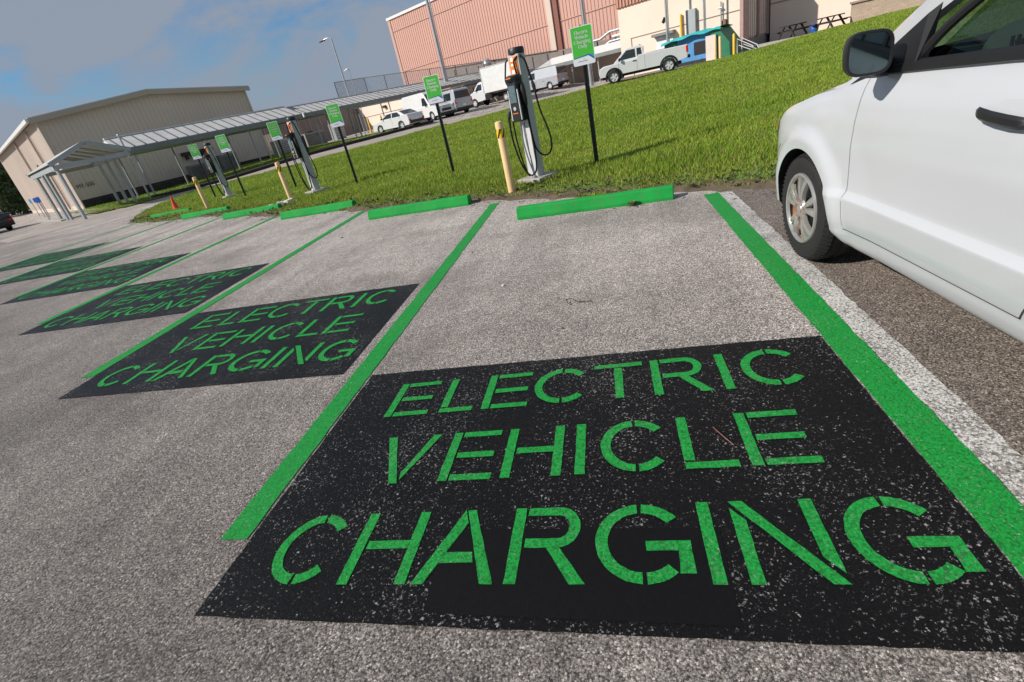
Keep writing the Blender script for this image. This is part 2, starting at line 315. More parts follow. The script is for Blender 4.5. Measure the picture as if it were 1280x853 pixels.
class MB:
    def __init__(s): s.v = []; s.f = []
    def add(s, vs, fs):
        k = len(s.v); s.v += [tuple(float(c) for c in p) for p in vs]; s.f += [tuple(i + k for i in f) for f in fs]; return s
    def box(s, c, d, rz=0, rx=0, ry=0):
        M_ = Matrix.Rotation(rz, 3, 'Z') @ Matrix.Rotation(ry, 3, 'Y') @ Matrix.Rotation(rx, 3, 'X'); vs = []
        for a in (-.5, .5):
            for b in (-.5, .5):
                for e in (-.5, .5):
                    vs.append(M_ @ Vector((a*d[0], b*d[1], e*d[2])) + Vector(c))
        return s.add(vs, [(0, 1, 3, 2), (4, 6, 7, 5), (0, 4, 5, 1), (2, 3, 7, 6), (0, 2, 6, 4), (1, 5, 7, 3)])
    def bar(s, a, b, w, h=None, up=(0, 0, 1)):
        h = h or w; a = Vector(a); b = Vector(b); d = (b - a).normalized(); upv = Vector(up)
        if abs(d.dot(upv)) > .98: upv = Vector((0, 1, 0))
        x = d.cross(upv).normalized(); y = x.cross(d).normalized(); vs = []
        for p in (a, b):
            for i, j in ((-1, -1), (1, -1), (1, 1), (-1, 1)): vs.append(p + x*i*w/2 + y*j*h/2)
        return s.add(vs, [(3, 2, 1, 0), (4, 5, 6, 7), (0, 1, 5, 4), (1, 2, 6, 5), (2, 3, 7, 6), (3, 0, 4, 7)])
    def cyl(s, a, b, r0, r1=None, n=16):
        r1 = r0 if r1 is None else r1; a = Vector(a); b = Vector(b); d = (b - a).normalized()
        x = d.orthogonal().normalized(); y = d.cross(x); vs = []
        for p, r in ((a, r0), (b, r1)):
            for i in range(n):
                t = 2*math.pi*i/n; vs.append(p + x*math.cos(t)*r + y*math.sin(t)*r)
        return s.add(vs, [tuple(reversed(range(n))), tuple(range(n, 2*n))] + [(i, (i+1) % n, n+(i+1) % n, n+i) for i in range(n)])
    def tube(s, pts, r, n=8, closed=False):
        P = [Vector(p) for p in pts]; N = len(P); k = len(s.v); vs = []; prev = None
        for i, p in enumerate(P):
            q = (P[min(i+1, N-1)] - P[max(i-1, 0)]).normalized()
            if prev is None: x = q.orthogonal().normalized()
            else: x = (prev - q*prev.dot(q)).normalized()
            prev = x; y = q.cross(x)
            rr = r[i] if isinstance(r, (list, tuple)) else r
            for j in range(n):
                t = 2*math.pi*j/n; vs.append(p + x*math.cos(t)*rr + y*math.sin(t)*rr)
        fs = [(i*n+j, i*n+(j+1) % n, (i+1)*n+(j+1) % n, (i+1)*n+j) for i in range(N-1) for j in range(n)]
        fs += [tuple(reversed(range(n))), tuple(range((N-1)*n, N*n))]
        return s.add(vs, fs)
    def prism(s, poly, z0, z1):
        n = len(poly); vs = [(x, y, z0) for x, y in poly] + [(x, y, z1) for x, y in poly]
        return s.add(vs, [tuple(reversed(range(n))), tuple(range(n, 2*n))] + [(i, (i+1) % n, n+(i+1) % n, n+i) for i in range(n)])
    def sheet(s, pts): return s.add(pts, [tuple(range(len(pts)))])
    def lathe(s, prof, axis='X', n=32, c=(0, 0, 0)):
        vs = []; m_ = len(prof)
        for i in range(n):
            t = 2*math.pi*i/n
            for a, r in prof:
                if axis == 'X': p = (a, r*math.cos(t), r*math.sin(t))
                else: p = (r*math.cos(t), r*math.sin(t), a)
                vs.append((p[0]+c[0], p[1]+c[1], p[2]+c[2]))
        fs = []
        for i in range(n):
            for j in range(m_-1):
                fs.append((i*m_+j, ((i+1) % n)*m_+j, ((i+1) % n)*m_+j+1, i*m_+j+1))
        return s.add(vs, fs)
    def build(s, name, mt, parent=None, smooth=False, bevel=0, label=None, fixn=True, loc=None, rz=0):
        me = bpy.data.meshes.new(name); me.from_pydata(s.v, [], s.f); me.update()
        if fixn:
            bm = bmesh.new(); bm.from_mesh(me); bmesh.ops.recalc_face_normals(bm, faces=bm.faces); bm.to_mesh(me); bm.free()
        if isinstance(mt, str): mt = M[mt]
        me.materials.append(mt)
        o = bpy.data.objects.new(name, me); S.collection.objects.link(o)
        if parent: o.parent = parent
        if smooth:
            me.shade_smooth()
            try: me.set_sharp_from_angle(angle=rad(38))
            except Exception: pass
        if bevel:
            bv = o.modifiers.new('bevel', 'BEVEL'); bv.width = bevel; bv.segments = 2; bv.limit_method = 'ANGLE'
        if label: o['label'] = label
        if loc is not None: o.location = loc; o.rotation_euler = (0, 0, rz)
        return o

def empty(name, label, cat, loc=(0, 0, 0), rz=0, group=None):
    o = bpy.data.objects.new(name, None); S.collection.objects.link(o); o.empty_display_size = .2
    o.location = loc; o.rotation_euler = (0, 0, rz); o['label'] = label; o['category'] = cat
    if group: o['group'] = group
    return o
def tag(o, label, cat, group=None):
    o['label'] = label; o['category'] = cat
    if group: o['group'] = group
    return o
def structure(o): o['kind'] = 'structure'; return o
def dup(root, loc, rz, label, group=None):
    r = root.copy(); S.collection.objects.link(r); r.location = loc; r.rotation_euler = (0, 0, rz); r['label'] = label
    if group: r['group'] = group
    def rec(a, b):
        for ch in list(a.children):
            if ch.parent is not a: continue
            c = ch.copy(); S.collection.objects.link(c); c.parent = b; rec(ch, c)
    rec(root, r); return r
UZ = rad(58)      # heading of something that faces along +u (local +Y forward)
VZ = rad(-32)     # local +Y along v, local +X along -u
def text_mesh(body, size, align='CENTER', extrude=0.0):
    cu = bpy.data.curves.new('txt', 'FONT'); cu.body = body; cu.size = size; cu.align_x = align; cu.extrude = extrude; cu.space_line = .95
    o = bpy.data.objects.new('txt', cu); S.collection.objects.link(o)
    dg = bpy.context.evaluated_depsgraph_get(); me = bpy.data.meshes.new_from_object(o.evaluated_get(dg))
    vs = [tuple(v.co) for v in me.vertices]; fs = [tuple(p.vertices) for p in me.polygons]
    bpy.data.objects.remove(o); bpy.data.curves.remove(cu); bpy.data.meshes.remove(me); return vs, fs

# ================================================================== GROUND
def grid_sheet(name, x0, x1, y0, y1, st, dz, mt):
    xs = np.arange(x0, x1+.01, st); ys = np.arange(y0, y1+.01, st); X, Y = np.meshgrid(xs, ys); Z = terr(X, Y)+dz
    b = MB(); vs = np.stack([X.ravel(), Y.ravel(), Z.ravel()], 1).tolist(); n = len(xs)
    b.add(vs, [(j*n+i, j*n+i+1, (j+1)*n+i+1, (j+1)*n+i) for j in range(len(ys)-1) for i in range(n-1)])
    return b.build(name, mt, smooth=True, fixn=False)
outer = MB()
hole = [(-120, -60), (60, -60), (60, 150), (-120, 150)]; far = [(-2500, -2500), (2500, -2500), (2500, 2500), (-2500, 2500)]
outer.add([(x, y, -.06) for x, y in far], [(0, 1, 2, 3)])
structure(outer.build('ground', 'turf', fixn=False))
structure(grid_sheet('parking_lot', -120, 60, -60, 110, 1.0, 0, M['asphalt']))

front = [(-16.57, 17.06), (-14.6, 14.9), (-12.3, 13.55), (-10.2, 12.75), (-8.0, 11.6), (-6.6, 10.55), (-5.2, 9.72), (-3.9, 9.25), (-2.7, 8.45), (-1.2, 7.75), (.1, 7.18), (1.1, 6.5), (2.3, 5.85), (3.2, 5.35), (5, 4.2), (8, 2.35), (14, -1.3), (24, -7.5)]
back = [(-16.9, 17.6), (-18.6, 20.4), (-20.1, 24.3), tuple(UV(30, 13.5)[:2]), tuple(UV(30, 18)[:2]), tuple(UV(30, 24)[:2]), tuple(UV(29.9, 29)[:2]), (-9.9, 37.5), (-5.2, 42), (-1.3, 41.7), (2.2, 39.7), (5.8, 38.2), (9.5, 38.2), (12.5, 40.5), (16, 41.2), (19, 41.5), (26, 38), (44, 28)]
def resample(pl, n):
    P = np.array(pl); d = np.r_[0, np.cumsum(np.hypot(*np.diff(P, axis=0).T))]; t = np.linspace(0, d[-1], n)
    return np.stack([np.interp(t, d, P[:, 0]), np.interp(t, d, P[:, 1])], 1)
NF = 220
Fp = resample(front, NF); Bp = resample(back, NF)
jit = np.convolve(RNG.normal(0, .09, NF+6), np.ones(3)/3, 'same')[:NF]
Fp[:, 0] += V[0]*jit; Fp[:, 1] += V[1]*jit
NT = 60; ts = np.linspace(0, 1, NT)**1.5
G = Fp[:, None, :]*(1-ts[None, :, None]) + Bp[:, None, :]*ts[None, :, None]
Zg = terr(G[..., 0], G[..., 1]) + .03*np.minimum(1, ts/.01)[None, :] + .012
b = MB(); vs = np.concatenate([G, Zg[..., None]], 2).reshape(-1, 3).tolist()
b.add(vs, [(i*NT+j, (i+1)*NT+j, (i+1)*NT+j+1, i*NT+j+1) for i in range(NF-1) for j in range(NT-1)])
structure(b.build('lawn', 'turf', smooth=True, fixn=False))
lawn_poly = np.vstack([Fp, Bp[::-1]])
# bare soil strip where the lawn meets the pavement
b = MB(); pts = []
A = resample(front, 400); nrm = np.array([V]*400)
j1 = np.convolve(RNG.normal(0, .16, 404), np.ones(3)/3, 'same')[:400]; j2 = np.convolve(RNG.normal(0, .25, 404), np.ones(4)/4, 'same')[:400]
for i in range(400):
    p = A[i] - nrm[i]*(.03+abs(j1[i])*.6); q = A[i] + nrm[i]*(.14+abs(j2[i])*.6); mid = (p+q)/2
    pts += [(p[0], p[1], tz(*p)+.003), (mid[0], mid[1], tz(*mid)+.04), (q[0], q[1], tz(*q)+.046)]
b.add(pts, [(3*i+k, 3*i+3+k, 3*i+4+k, 3*i+1+k) for i in range(399) for k in (0, 1)])
structure(b.build('soil', 'soil', smooth=True, fixn=False))

# pale road behind the lawn
inner = np.array([tuple(UV(29.2, 2)[:2]), tuple(UV(29.4, 8)[:2])] + back[2:14])
P = resample([tuple(p) for p in inner], 120); T = np.gradient(P, axis=0); T /= np.hypot(T[:, 0], T[:, 1])[:, None]; Nn = np.stack([-T[:, 1], T[:, 0]], 1)
b = MB(); rows = 5; pts = []
for i in range(120):
    for j in range(rows):
        q = P[i] + Nn[i]*(-.6 + 4.1*j/(rows-1)); pts.append((q[0], q[1], tz(*q)+.006))
b.add(pts, [(i*rows+j, (i+1)*rows+j, (i+1)*rows+j+1, i*rows+j+1) for i in range(119) for j in range(rows-1)])
structure(b.build('road', 'road', smooth=True, fixn=False))

# verge between road and walkway / hangar
vg = [(33.4, 10.2), (33.0, 9.0), (32.6, 7.4), (34.2, 6.4), (46.3, 6.2), (46.3, 22), (62, 22), (62, 30.8), (34.8, 30.8), (34.2, 20)]
def in_poly(x, y, poly):
    x = np.asarray(x); y = np.asarray(y); c = np.zeros(x.shape, bool); n = len(poly); j = n-1
    for i in range(n):
        xi, yi = poly[i]; xj, yj = poly[j]
        cond = ((yi > y) != (yj > y)) & (x < (xj-xi)*(y-yi)/(yj-yi+1e-12)+xi); c ^= cond; j = i
    return c
us = np.arange(32.5, 62.2, .5); vv = np.arange(6.2, 31, .5)
b = MB(); idx = {}; 
for a in us:
    for c in vv:
        if in_poly(np.array([a+.25]), np.array([c+.25]), vg)[0]:
            q = []
            for da, dc in ((0, 0), (.5, 0), (.5, .5), (0, .5)):
                key = (round(a+da, 2), round(c+dc, 2))
                if key not in idx:
                    X, Y, _ = UV(*key); idx[key] = len(b.v); b.v.append((X, Y, tz(X, Y)+.05))
                q.append(idx[key])
            b.f.append(tuple(q))
structure(b.build('verge', 'turf', smooth=True, fixn=False))
verge_poly = np.array([UV(a, c)[:2] for a, c in vg])
# dark weathered kerb beside the road, curling in at its near end
kb = [(35.2, 9.4), (34.2, 9.5), (33.7, 10.2), (33.5, 11.5), (33.6, 14), (33.8, 20), (34.0, 26), (34.1, 31.0)]
P = resample([UV(a, c)[:2] for a, c in kb], 60); pts = []
for i in range(60):
    t_ = P[min(i+1, 59)]-P[max(i-1, 0)]; t_ /= np.hypot(*t_); n_ = np.array([-t_[1], t_[0]]); z = tz(*P[i])
    for off, h in ((-.28, 0), (-.24, .17), (.24, .19), (.28, 0)): q = P[i]+n_*off; pts.append((q[0], q[1], z+h))
b = MB(); b.add(pts, [(i*4+j, i*4+4+j, i*4+5+j, i*4+1+j) for i in range(59) for j in range(3)] + [(0, 1, 2, 3), (236, 239, 238, 237)])
tag(b.build('kerb', 'dark_kerb'), 'dark weathered kerb between the pale road and the grass verge by the walkway', 'kerb')

# ================================================================== PARKING BAYS
BW = 2.74; BG = -.003; DY = -1.725
def bay(k): s = 1+BG*k; return k*BW*s, k*DY*s     # bay origin (k = 0, -1, -2 ...)
ORD = ['nearest', 'second', 'third', 'fourth', 'fifth', 'farthest']
def ragged(p0, p1, w, name, mt, z, seg=.06, j=.004):
    p0 = np.array(p0); p1 = np.array(p1); L = np.hypot(*(p1-p0)); n = max(2, int(L/seg)); t = (p1-p0)/L; nn = np.array([-t[1], t[0]])
    b = MB(); pts = []
    for i in range(n+1):
        c = p0+(p1-p0)*i/n
        for s_ in (-1, 1):
            q = c+nn*s_*(w/2+random.uniform(-j, j)); pts.append((q[0], q[1], z))
    b.add(pts, [(2*i, 2*i+1, 2*i+3, 2*i+2) for i in range(n)]); return b.build(name, mt, fixn=False)
LN, LF, H = .965, 7.05, .067
for k in range(0, -6, -1):
    ox, oy = bay(k)
    o = ragged((ox, LN+oy), (ox, LF+oy-(.1 if k == 0 else 0)), 2*H, 'painted_stripe', 'green_paint', .004)
    lab = ['green painted stripe between the nearest and the second charging bay', 'green painted stripe between the second and the third charging bay',
           'green painted stripe between the third and the fourth charging bay', 'thin green stripe between the fourth and the fifth charging bay',
           'thin green stripe between the fifth and the farthest charging bay', 'faint green stripe on the far side of the farthest charging bay'][-k]
    tag(o, lab, 'road marking', 'green stripes between the charging bays')
xr0, xr1 = 2.674-.067, 2.674+.082
o = ragged((2.6815, -.9), (2.6815, 5.42), .149, 'painted_stripe', 'green_paint', .004)
tag(o, 'wide green painted stripe right of the nearest charging bay, beside the white line', 'road marking', 'green stripes between the charging bays')
o = ragged((2.820, -.9), (2.820, 5.38), .125, 'painted_line', 'white_line', .0035, j=.006)
tag(o, 'worn white painted line between the green stripe and the white minivan', 'road marking')
o = ragged((-24.5, 7.0), (-16.5, 16.2), .10, 'painted_line', 'thin_line', .004, j=.01)
tag(o, 'faded pale line on the asphalt beyond the farthest charging bay', 'road marking')

# ---- stencil letters (unit cap height = 1, strokes with stencil breaks)
SW = .128; GP = .03
def arc(cx, cy, rx, ry, a0, a1, w=SW, n=18):
    out = []; inn = []
    for i in range(n+1):
        a = rad(a0+(a1-a0)*i/n); out.append((cx+rx*math.cos(a), cy+ry*math.sin(a))); inn.append((cx+(rx-w)*math.cos(a), cy+(ry-w)*math.sin(a)))
    return [out+inn[::-1]]
def rc(x0, y0, x1, y1): return [[(x0, y0), (x1, y0), (x1, y1), (x0, y1)]]
def stroke(x0, y0, x1, y1, w=SW): return [[(x0-w/2, y0), (x0+w/2, y0), (x1+w/2, y1), (x1-w/2, y1)]]
def glyph(c, w):
    P = []
    if c == 'E': P += rc(0, 0, SW, 1); [P.extend(rc(SW+GP, y0, w-(0 if i != 1 else .04), y0+.112)) for i, y0 in enumerate((0, .44, .888))]
    elif c == 'L': P += rc(0, GP+.115, SW, 1) + rc(0, 0, w, .115)
    elif c == 'T': P += rc(0, .885, w, 1) + rc(w/2-SW/2, 0, w/2+SW/2, .855)
    elif c == 'I': P += rc(0, 0, SW, 1)
    elif c == 'H': P += rc(0, 0, SW, 1) + rc(w-SW, 0, w, 1) + rc(SW+GP, .46, w-SW, .575)
    elif c == 'V': P += [[(0, 1), (SW*1.05, 1), (w/2+SW*.45, 0), (w/2-SW*.5, 0)]] + [[(w-SW*1.05, 1), (w, 1), (w/2+SW*.58, .06), (w/2+SW*.36, .2)]]
    elif c == 'A': P += [[(0, 0), (SW*1.05, 0), (w/2+SW*.05, .80), (w/2-SW*.45, 1), (w/2-SW*.5, 1)]] + [[(w/2-SW*.3, 1), (w/2+SW*.5, 1), (w, 0), (w-SW*1.1, 0)]] + [[(w*.26, .26), (w*.70, .26), (w*.66, .40), (w*.31, .40)]]
    elif c == 'N': k_ = (w-SW*1.1); P += [[(0, 0), (SW, 0), (SW, 1-(SW+.05)/k_), (0, 1-.06/k_)]] + [[(w-SW, 1), (w, 1), (w, .06/k_+.02), (w-SW, (SW+.05)/k_+.02)]] + [[(0, 1), (SW*1.1, 1), (w, 0), (w-SW*1.1, 0)]]
    elif c in 'CG':
        cx, rx = w/2, w/2
        a_end = 322 if c == 'C' else 270
        P += arc(cx, .5, rx, .5, 38, 87) + arc(cx, .5, rx, .5, 93, 267) + arc(cx, .5, rx, .5, 273, 318 if c == 'C' else 312)
        if c == 'G': P += rc(w*.54, .38, w, .50) + [[(w-SW*1.02, .22), (w-.145, .12), (w, .12), (w, .38), (w-SW, .38)]]
    elif c == 'R':
        P += rc(0, 0, SW, 1)
        P += rc(SW+GP, .88, w*.62, 1) + rc(SW+GP, .44, w*.62, .56)
        P += arc(w*.62, .72, w*.30, .28, -90, 90, w=.12, n=12)
        P += [[(w*.48, .44), (w*.48+SW*1.1, .44), (w, 0), (w-SW*1.25, 0)]]
    return P
WORDS = [('ELECTRIC', 1.752, .318, [(.36, .245), (.67, .18), (.90, .24), (1.165, .29), (1.475, .245), (1.76, .265), (2.075, .055), (2.175, .275)]),
         ('VEHICLE', 1.245, .322, [(.47, .28), (.815, .235), (1.09, .255), (1.40, .055), (1.505, .285), (1.825, .195), (2.06, .24)]),
         ('CHARGING', .755, .320, [(.255, .28), (.585, .26), (.865, .29), (1.19, .265), (1.485, .305), (1.83, .055), (1.935, .26), (2.245, .285)])]
def word_mesh(wd, y0, h, lay, off=(0, 0), z=.0085, k=0):
    b = MB()
    for c, (x, w) in zip(wd, lay):
        for q in glyph(c, w/h):
            # subdivide long edges for a slightly ragged edge
            pts = []
            n = len(q)
            for i in range(n):
                a = q[i]; e = q[(i+1) % n]; L = math.hypot(e[0]-a[0], e[1]-a[1])*h; m_ = max(1, int(L/.035))
                for s_ in range(m_): pts.append((a[0]+(e[0]-a[0])*s_/m_, a[1]+(e[1]-a[1])*s_/m_))
            jj = 0.0012
            b.sheet([(off[0]+x+px*h+random.uniform(-jj, jj), off[1]+y0+py*h+random.uniform(-jj, jj), z) for px, py in pts])
    return b
for k in range(0, -6, -1):
    ox, oy = bay(k)
    i = -k
    root_ = MB(); x0, x1, y0, y1 = .086, 2.60, .630, 2.215; pts = []
    def edge(a, c, n):
        for s_ in range(n):
            pts.append((a[0]+(c[0]-a[0])*s_/n+random.uniform(-.0025, .0025), a[1]+(c[1]-a[1])*s_/n+random.uniform(-.0025, .0025), .005))
    SHR = -.029
    if i == 0: quad = [(x0, y0+.002), (x1, y0-.055), (x1, y1-.055), (x0, y1+.015)]
    else: quad = [(x0, y0), (x1, y0+SHR*x1), (x1, y1+SHR*x1), (x0, y1)]
    for a in range(4): edge(quad[a], quad[(a+1) % 4], 40)
    root_.sheet([(p[0], p[1], 0.0052) for p in pts])
    o = root_.build('lettered_marking', 'black_paint', loc=(ox, oy, 0), fixn=False)
    tag(o, ['black painted panel lettered ELECTRIC VEHICLE CHARGING, nearest and largest of the row',
            'black lettered panel in the second bay, left of the nearest one',
            'black lettered panel in the third bay from the minivan',
            'black lettered panel in the fourth bay from the minivan',
            'black lettered panel in the fifth bay, its letters too slanted to read',
            'black lettered panel in the farthest bay at the far left'][i], 'road marking', 'black lettered panels in the charging bays')
    if i == 0:
        b = MB(); b.sheet([(x, y, .0064) for x, y in ((.945, .655), (1.88, .630), (1.89, .965), (1.70, .97), (.93, .985))])
        b.build('fresh_paint_patch', 'fresh_black', o, fixn=False, label='smoother and darker repainted patch under the middle letters')
    for wd, yy, h, lay in WORDS:
        b = word_mesh(wd, yy, h, lay, z=.0078); b.build('lettering', 'green_letter', o, label='green stencilled word ' + wd, fixn=False)

# ---- wheel stops
SHs = -.147; a_s = math.atan(SHs)
def wheel_stop():
    b = MB(); L = 1.80; w0, w1, h = .17, .115, .140
    prof = [(-w0/2, 0), (-w0/2, .035), (-w1/2, h-.012), (-w1/2+.012, h), (w1/2-.012, h), (w1/2, h-.012), (w0/2, .035), (w0/2, 0)]
    n = len(prof); vs = []; xs = np.linspace(-L/2, L/2, 25)
    for x in xs:
        for y, z in prof: vs.append((x, y+random.uniform(-.001, .001), z + (random.uniform(-.0015, .0015) if z > 0 else 0)))
    b.add(vs, [(i*n+j, (i+1)*n+j, (i+1)*n+(j+1) % n, i*n+(j+1) % n) for i in range(len(xs)-1) for j in range(n)] + [tuple(reversed(range(n))), tuple(range((len(xs)-1)*n, len(xs)*n))])
    return b
WSL = ['green concrete wheel stop in the nearest bay, in front of the tall charger', 'green concrete wheel stop in the second bay from the minivan',
       'green wheel stop in the third bay, beside the rubble at a bollard', 'green wheel stop in the fourth bay, just left of the rubble and bollard',
       'green wheel stop in the fifth bay, behind the far bollard', 'farthest green wheel stop at the left end of the row']
for k in range(0, -6, -1):
    ox, oy = bay(k); xm = (.529+2.322)/2
    o = wheel_stop().build('wheel_stop', 'stop_green', loc=(ox+xm, oy+5.774+SHs*xm+.08, 0.0), rz=a_s, bevel=.006)
    tag(o, WSL[-k], 'wheel stop', 'green concrete wheel stops')

# ================================================================== BOLLARDS, SIGNS, CHARGERS
def bollard_tree(loc, label, h=1.04, tilt=0):
    r = empty('bollard', label, 'bollard', loc, 0, 'cream yellow bollards guarding the chargers')
    b = MB(); b.lathe([(0, 0), (0, .057), (h-.03, .057), (h-.008, .050), (h, .03), (h, 0)], 'Z', 24); b.build('post', 'bollard', r, smooth=True)
    for hz in range(1):
        bd = MB(); bd.lathe([(h-.22, .058), (h-.22, .0595), (h-.10, .0595), (h-.10, .058)], 'Z', 24); bo = bd.build('warning_band', 'band_yellow', r, smooth=True)
        st = MB()
        for q in range(5):     # slanted black stripes wrapped on the band
            a0 = q*2*math.pi/5; n = 6
            pts = []
            for s_ in range(n+1):
                f = s_/n; z = h-.22+.12*f
                for da in (0, .42): a = a0+da+f*1.0; pts.append((.0625*math.cos(a), .0625*math.sin(a), z))
            mid = [(2*i, 2*i+1, 2*i+3, 2*i+2) for i in range(n)]; st.add(pts, mid)
        st.build('band_stripe', 'black_band', bo)
    b = MB(); b.cyl((0, 0, -.05), (0, 0, .015), .09, .085, 20); b.build('footing', 'concrete', r)
    return r
bollard_tree((.21, 7.36, tz(.21, 7.36)), 'cream bollard with black and yellow band beside the nearest charger')
bollard_tree((-6.16, 11.53, 0), 'cream bollard with broken concrete at its foot, beside the middle charger', 1.0)
bollard_tree((-10.33, 13.57, 0), 'cream bollard near the farthest charger at the left end', 1.02)
b = MB()
for i in range(26):
    a = random.uniform(0, 6.28); r_ = random.uniform(.03, .40); s_ = random.uniform(.05, .14)
    x = -6.20+r_*math.cos(a)*.9; y = 11.20+r_*math.sin(a)*1.0
    b.box((x, y, s_*.35+.03), (s_*1.3, s_, s_*.9), random.uniform(0, 3), random.uniform(-.4, .4), random.uniform(-.4, .4))
tag(b.build('rubble', 'rubble', bevel=.008), 'pile of broken pale concrete at the foot of the middle bollard', 'rubble')

SIGN_TXT = ['Electric', 'Vehicle', 'Charging', 'Only']
def rounded(w, h, r, n=5):
    pts = []
    for cx, cy, a0 in ((w/2-r, h/2-r, 0), (-w/2+r, h/2-r, 90), (-w/2+r, -h/2+r, 180), (w/2-r, -h/2+r, 270)):
        for i in range(n+1): a = rad(a0+90*i/n); pts.append((cx+r*math.cos(a), cy+r*math.sin(a)))
    return pts
def make_sign(loc, label, rz=0):
    r = empty('charging_sign', label, 'sign', loc, rz, 'green electric vehicle charging signs on posts')
    b = MB()
    # U-channel post with punched holes suggested by small dark slots
    b.box((0, .0, 1.0), (.035, .006, 2.0)); b.box((-.018, -.010, .96), (.004, .022, 2.0)); b.box((.018, -.010, .96), (.004, .022, 2.0)); b.box((-.026, -.02, .96), (.016, .004, 2.0)); b.box((.026, -.02, .96), (.016, .004, 2.0))
    b.build('post', 'pole_black', r)
    w, h, zc = .322, .505, 1.735
    def plate(poly, z0, z1, name, mt, par=r, lab=None):     # poly in (x, z); plate thickness along y
        n = len(poly); q = MB(); q.add([(x, z0, zc+y) for x, y in poly]+[(x, z1, zc+y) for x, y in poly], [tuple(range(n)), tuple(reversed(range(n, 2*n)))]+[(i, n+i, n+(i+1) % n, (i+1) % n) for i in range(n)])
        return q.build(name, mt, par, label=lab)
    pl = plate(rounded(w, h, .022), -.030, -.034, 'sign_plate', 'sign_white', lab='white bordered sign plate')
    bb = .011; w2, h2 = w-2*bb, h-2*bb
    top = [(-w2/2+.012, h2/2), (w2/2-.012, h2/2), (w2/2, h2/2-.012), (w2/2, -.165), (w2/2-.05, -.125), (.055, -.125), (-w2/2, -.150), (-w2/2, h2/2-.012)]
    plate(top, -.0345, -.0352, 'green_field', 'sign_green', pl)
    blue = [(-w2/2, -.150), (.055, -.125), (w2/2-.05, -.125), (w2/2, -.165), (w2/2, -.205), (.068, -.138), (-w2/2, -.158)]
    plate(blue, -.0345, -.0353, 'blue_swoosh', 'sign_blue', pl)
    plate([(.085, -.1248), (w2/2-.045, -.1248), (w2/2, -.155), (w2/2, -.185)], -.0345, -.0356, 'light_blue_swoosh', 'sign_lblue', pl)
    tb = MB()
    for i, s_ in enumerate(SIGN_TXT):
        vs, fs = text_mesh(s_, .066); tb.add([(x*1.02, -.0362, zc+.150-.060*i+y) for x, y, z in vs], fs)
    # emboldened copy
    for dx, dy in ((.0014, 0), (-.0014, 0)):
        for i, s_ in enumerate(SIGN_TXT):
            vs, fs = text_mesh(s_, .066); tb.add([(x*1.02+dx, -.0362-abs(dx)*.1, zc+.150-.060*i+y+dy) for x, y, z in vs], fs)
    tb.build('lettering', 'white_print', pl, label='white words Electric Vehicle Charging Only')
    q = MB(); q.box((-.02, -.0352, zc-.200), (.14, .0012, .006)); q.build('small_print', 'sign_blue', pl)
    for zz in (zc+.17, zc-.17):
        q = MB(); q.cyl((0, -.034, zz), (0, -.0385, zz), .006, n=10); q.build('bolt', 'galv', r)
    return r
SG = [((1.48, 8.34), 'green charging sign on a black post, tallest one right of the nearest charger'),
      ((-1.61, 10.73), 'green charging sign on a black post standing alone in the middle of the lawn edge'),
      ((-4.69, 12.35), 'green charging sign on a black post just right of the middle charger'),
      ((-7.95, 14.75), 'green charging sign just left of the middle charger, behind its bollard'),
      ((-10.1, 15.14), 'green charging sign on a black post right of the farthest charger'),
      ((-13.1, 17.4), 'farthest green charging sign, left of the farthest charger')]
s0 = make_sign((SG[0][0][0], SG[0][0][1], tz(*SG[0][0])), SG[0][1])
s0.rotation_euler = (0, 0, 0)
for i, ((x, y), lab) in enumerate(SG[1:]):
    dup(s0, (x, y, tz(x, y)-(.03 if i < 2 else 0)), rad([2, 8, 12, 10, 14][i]), lab)

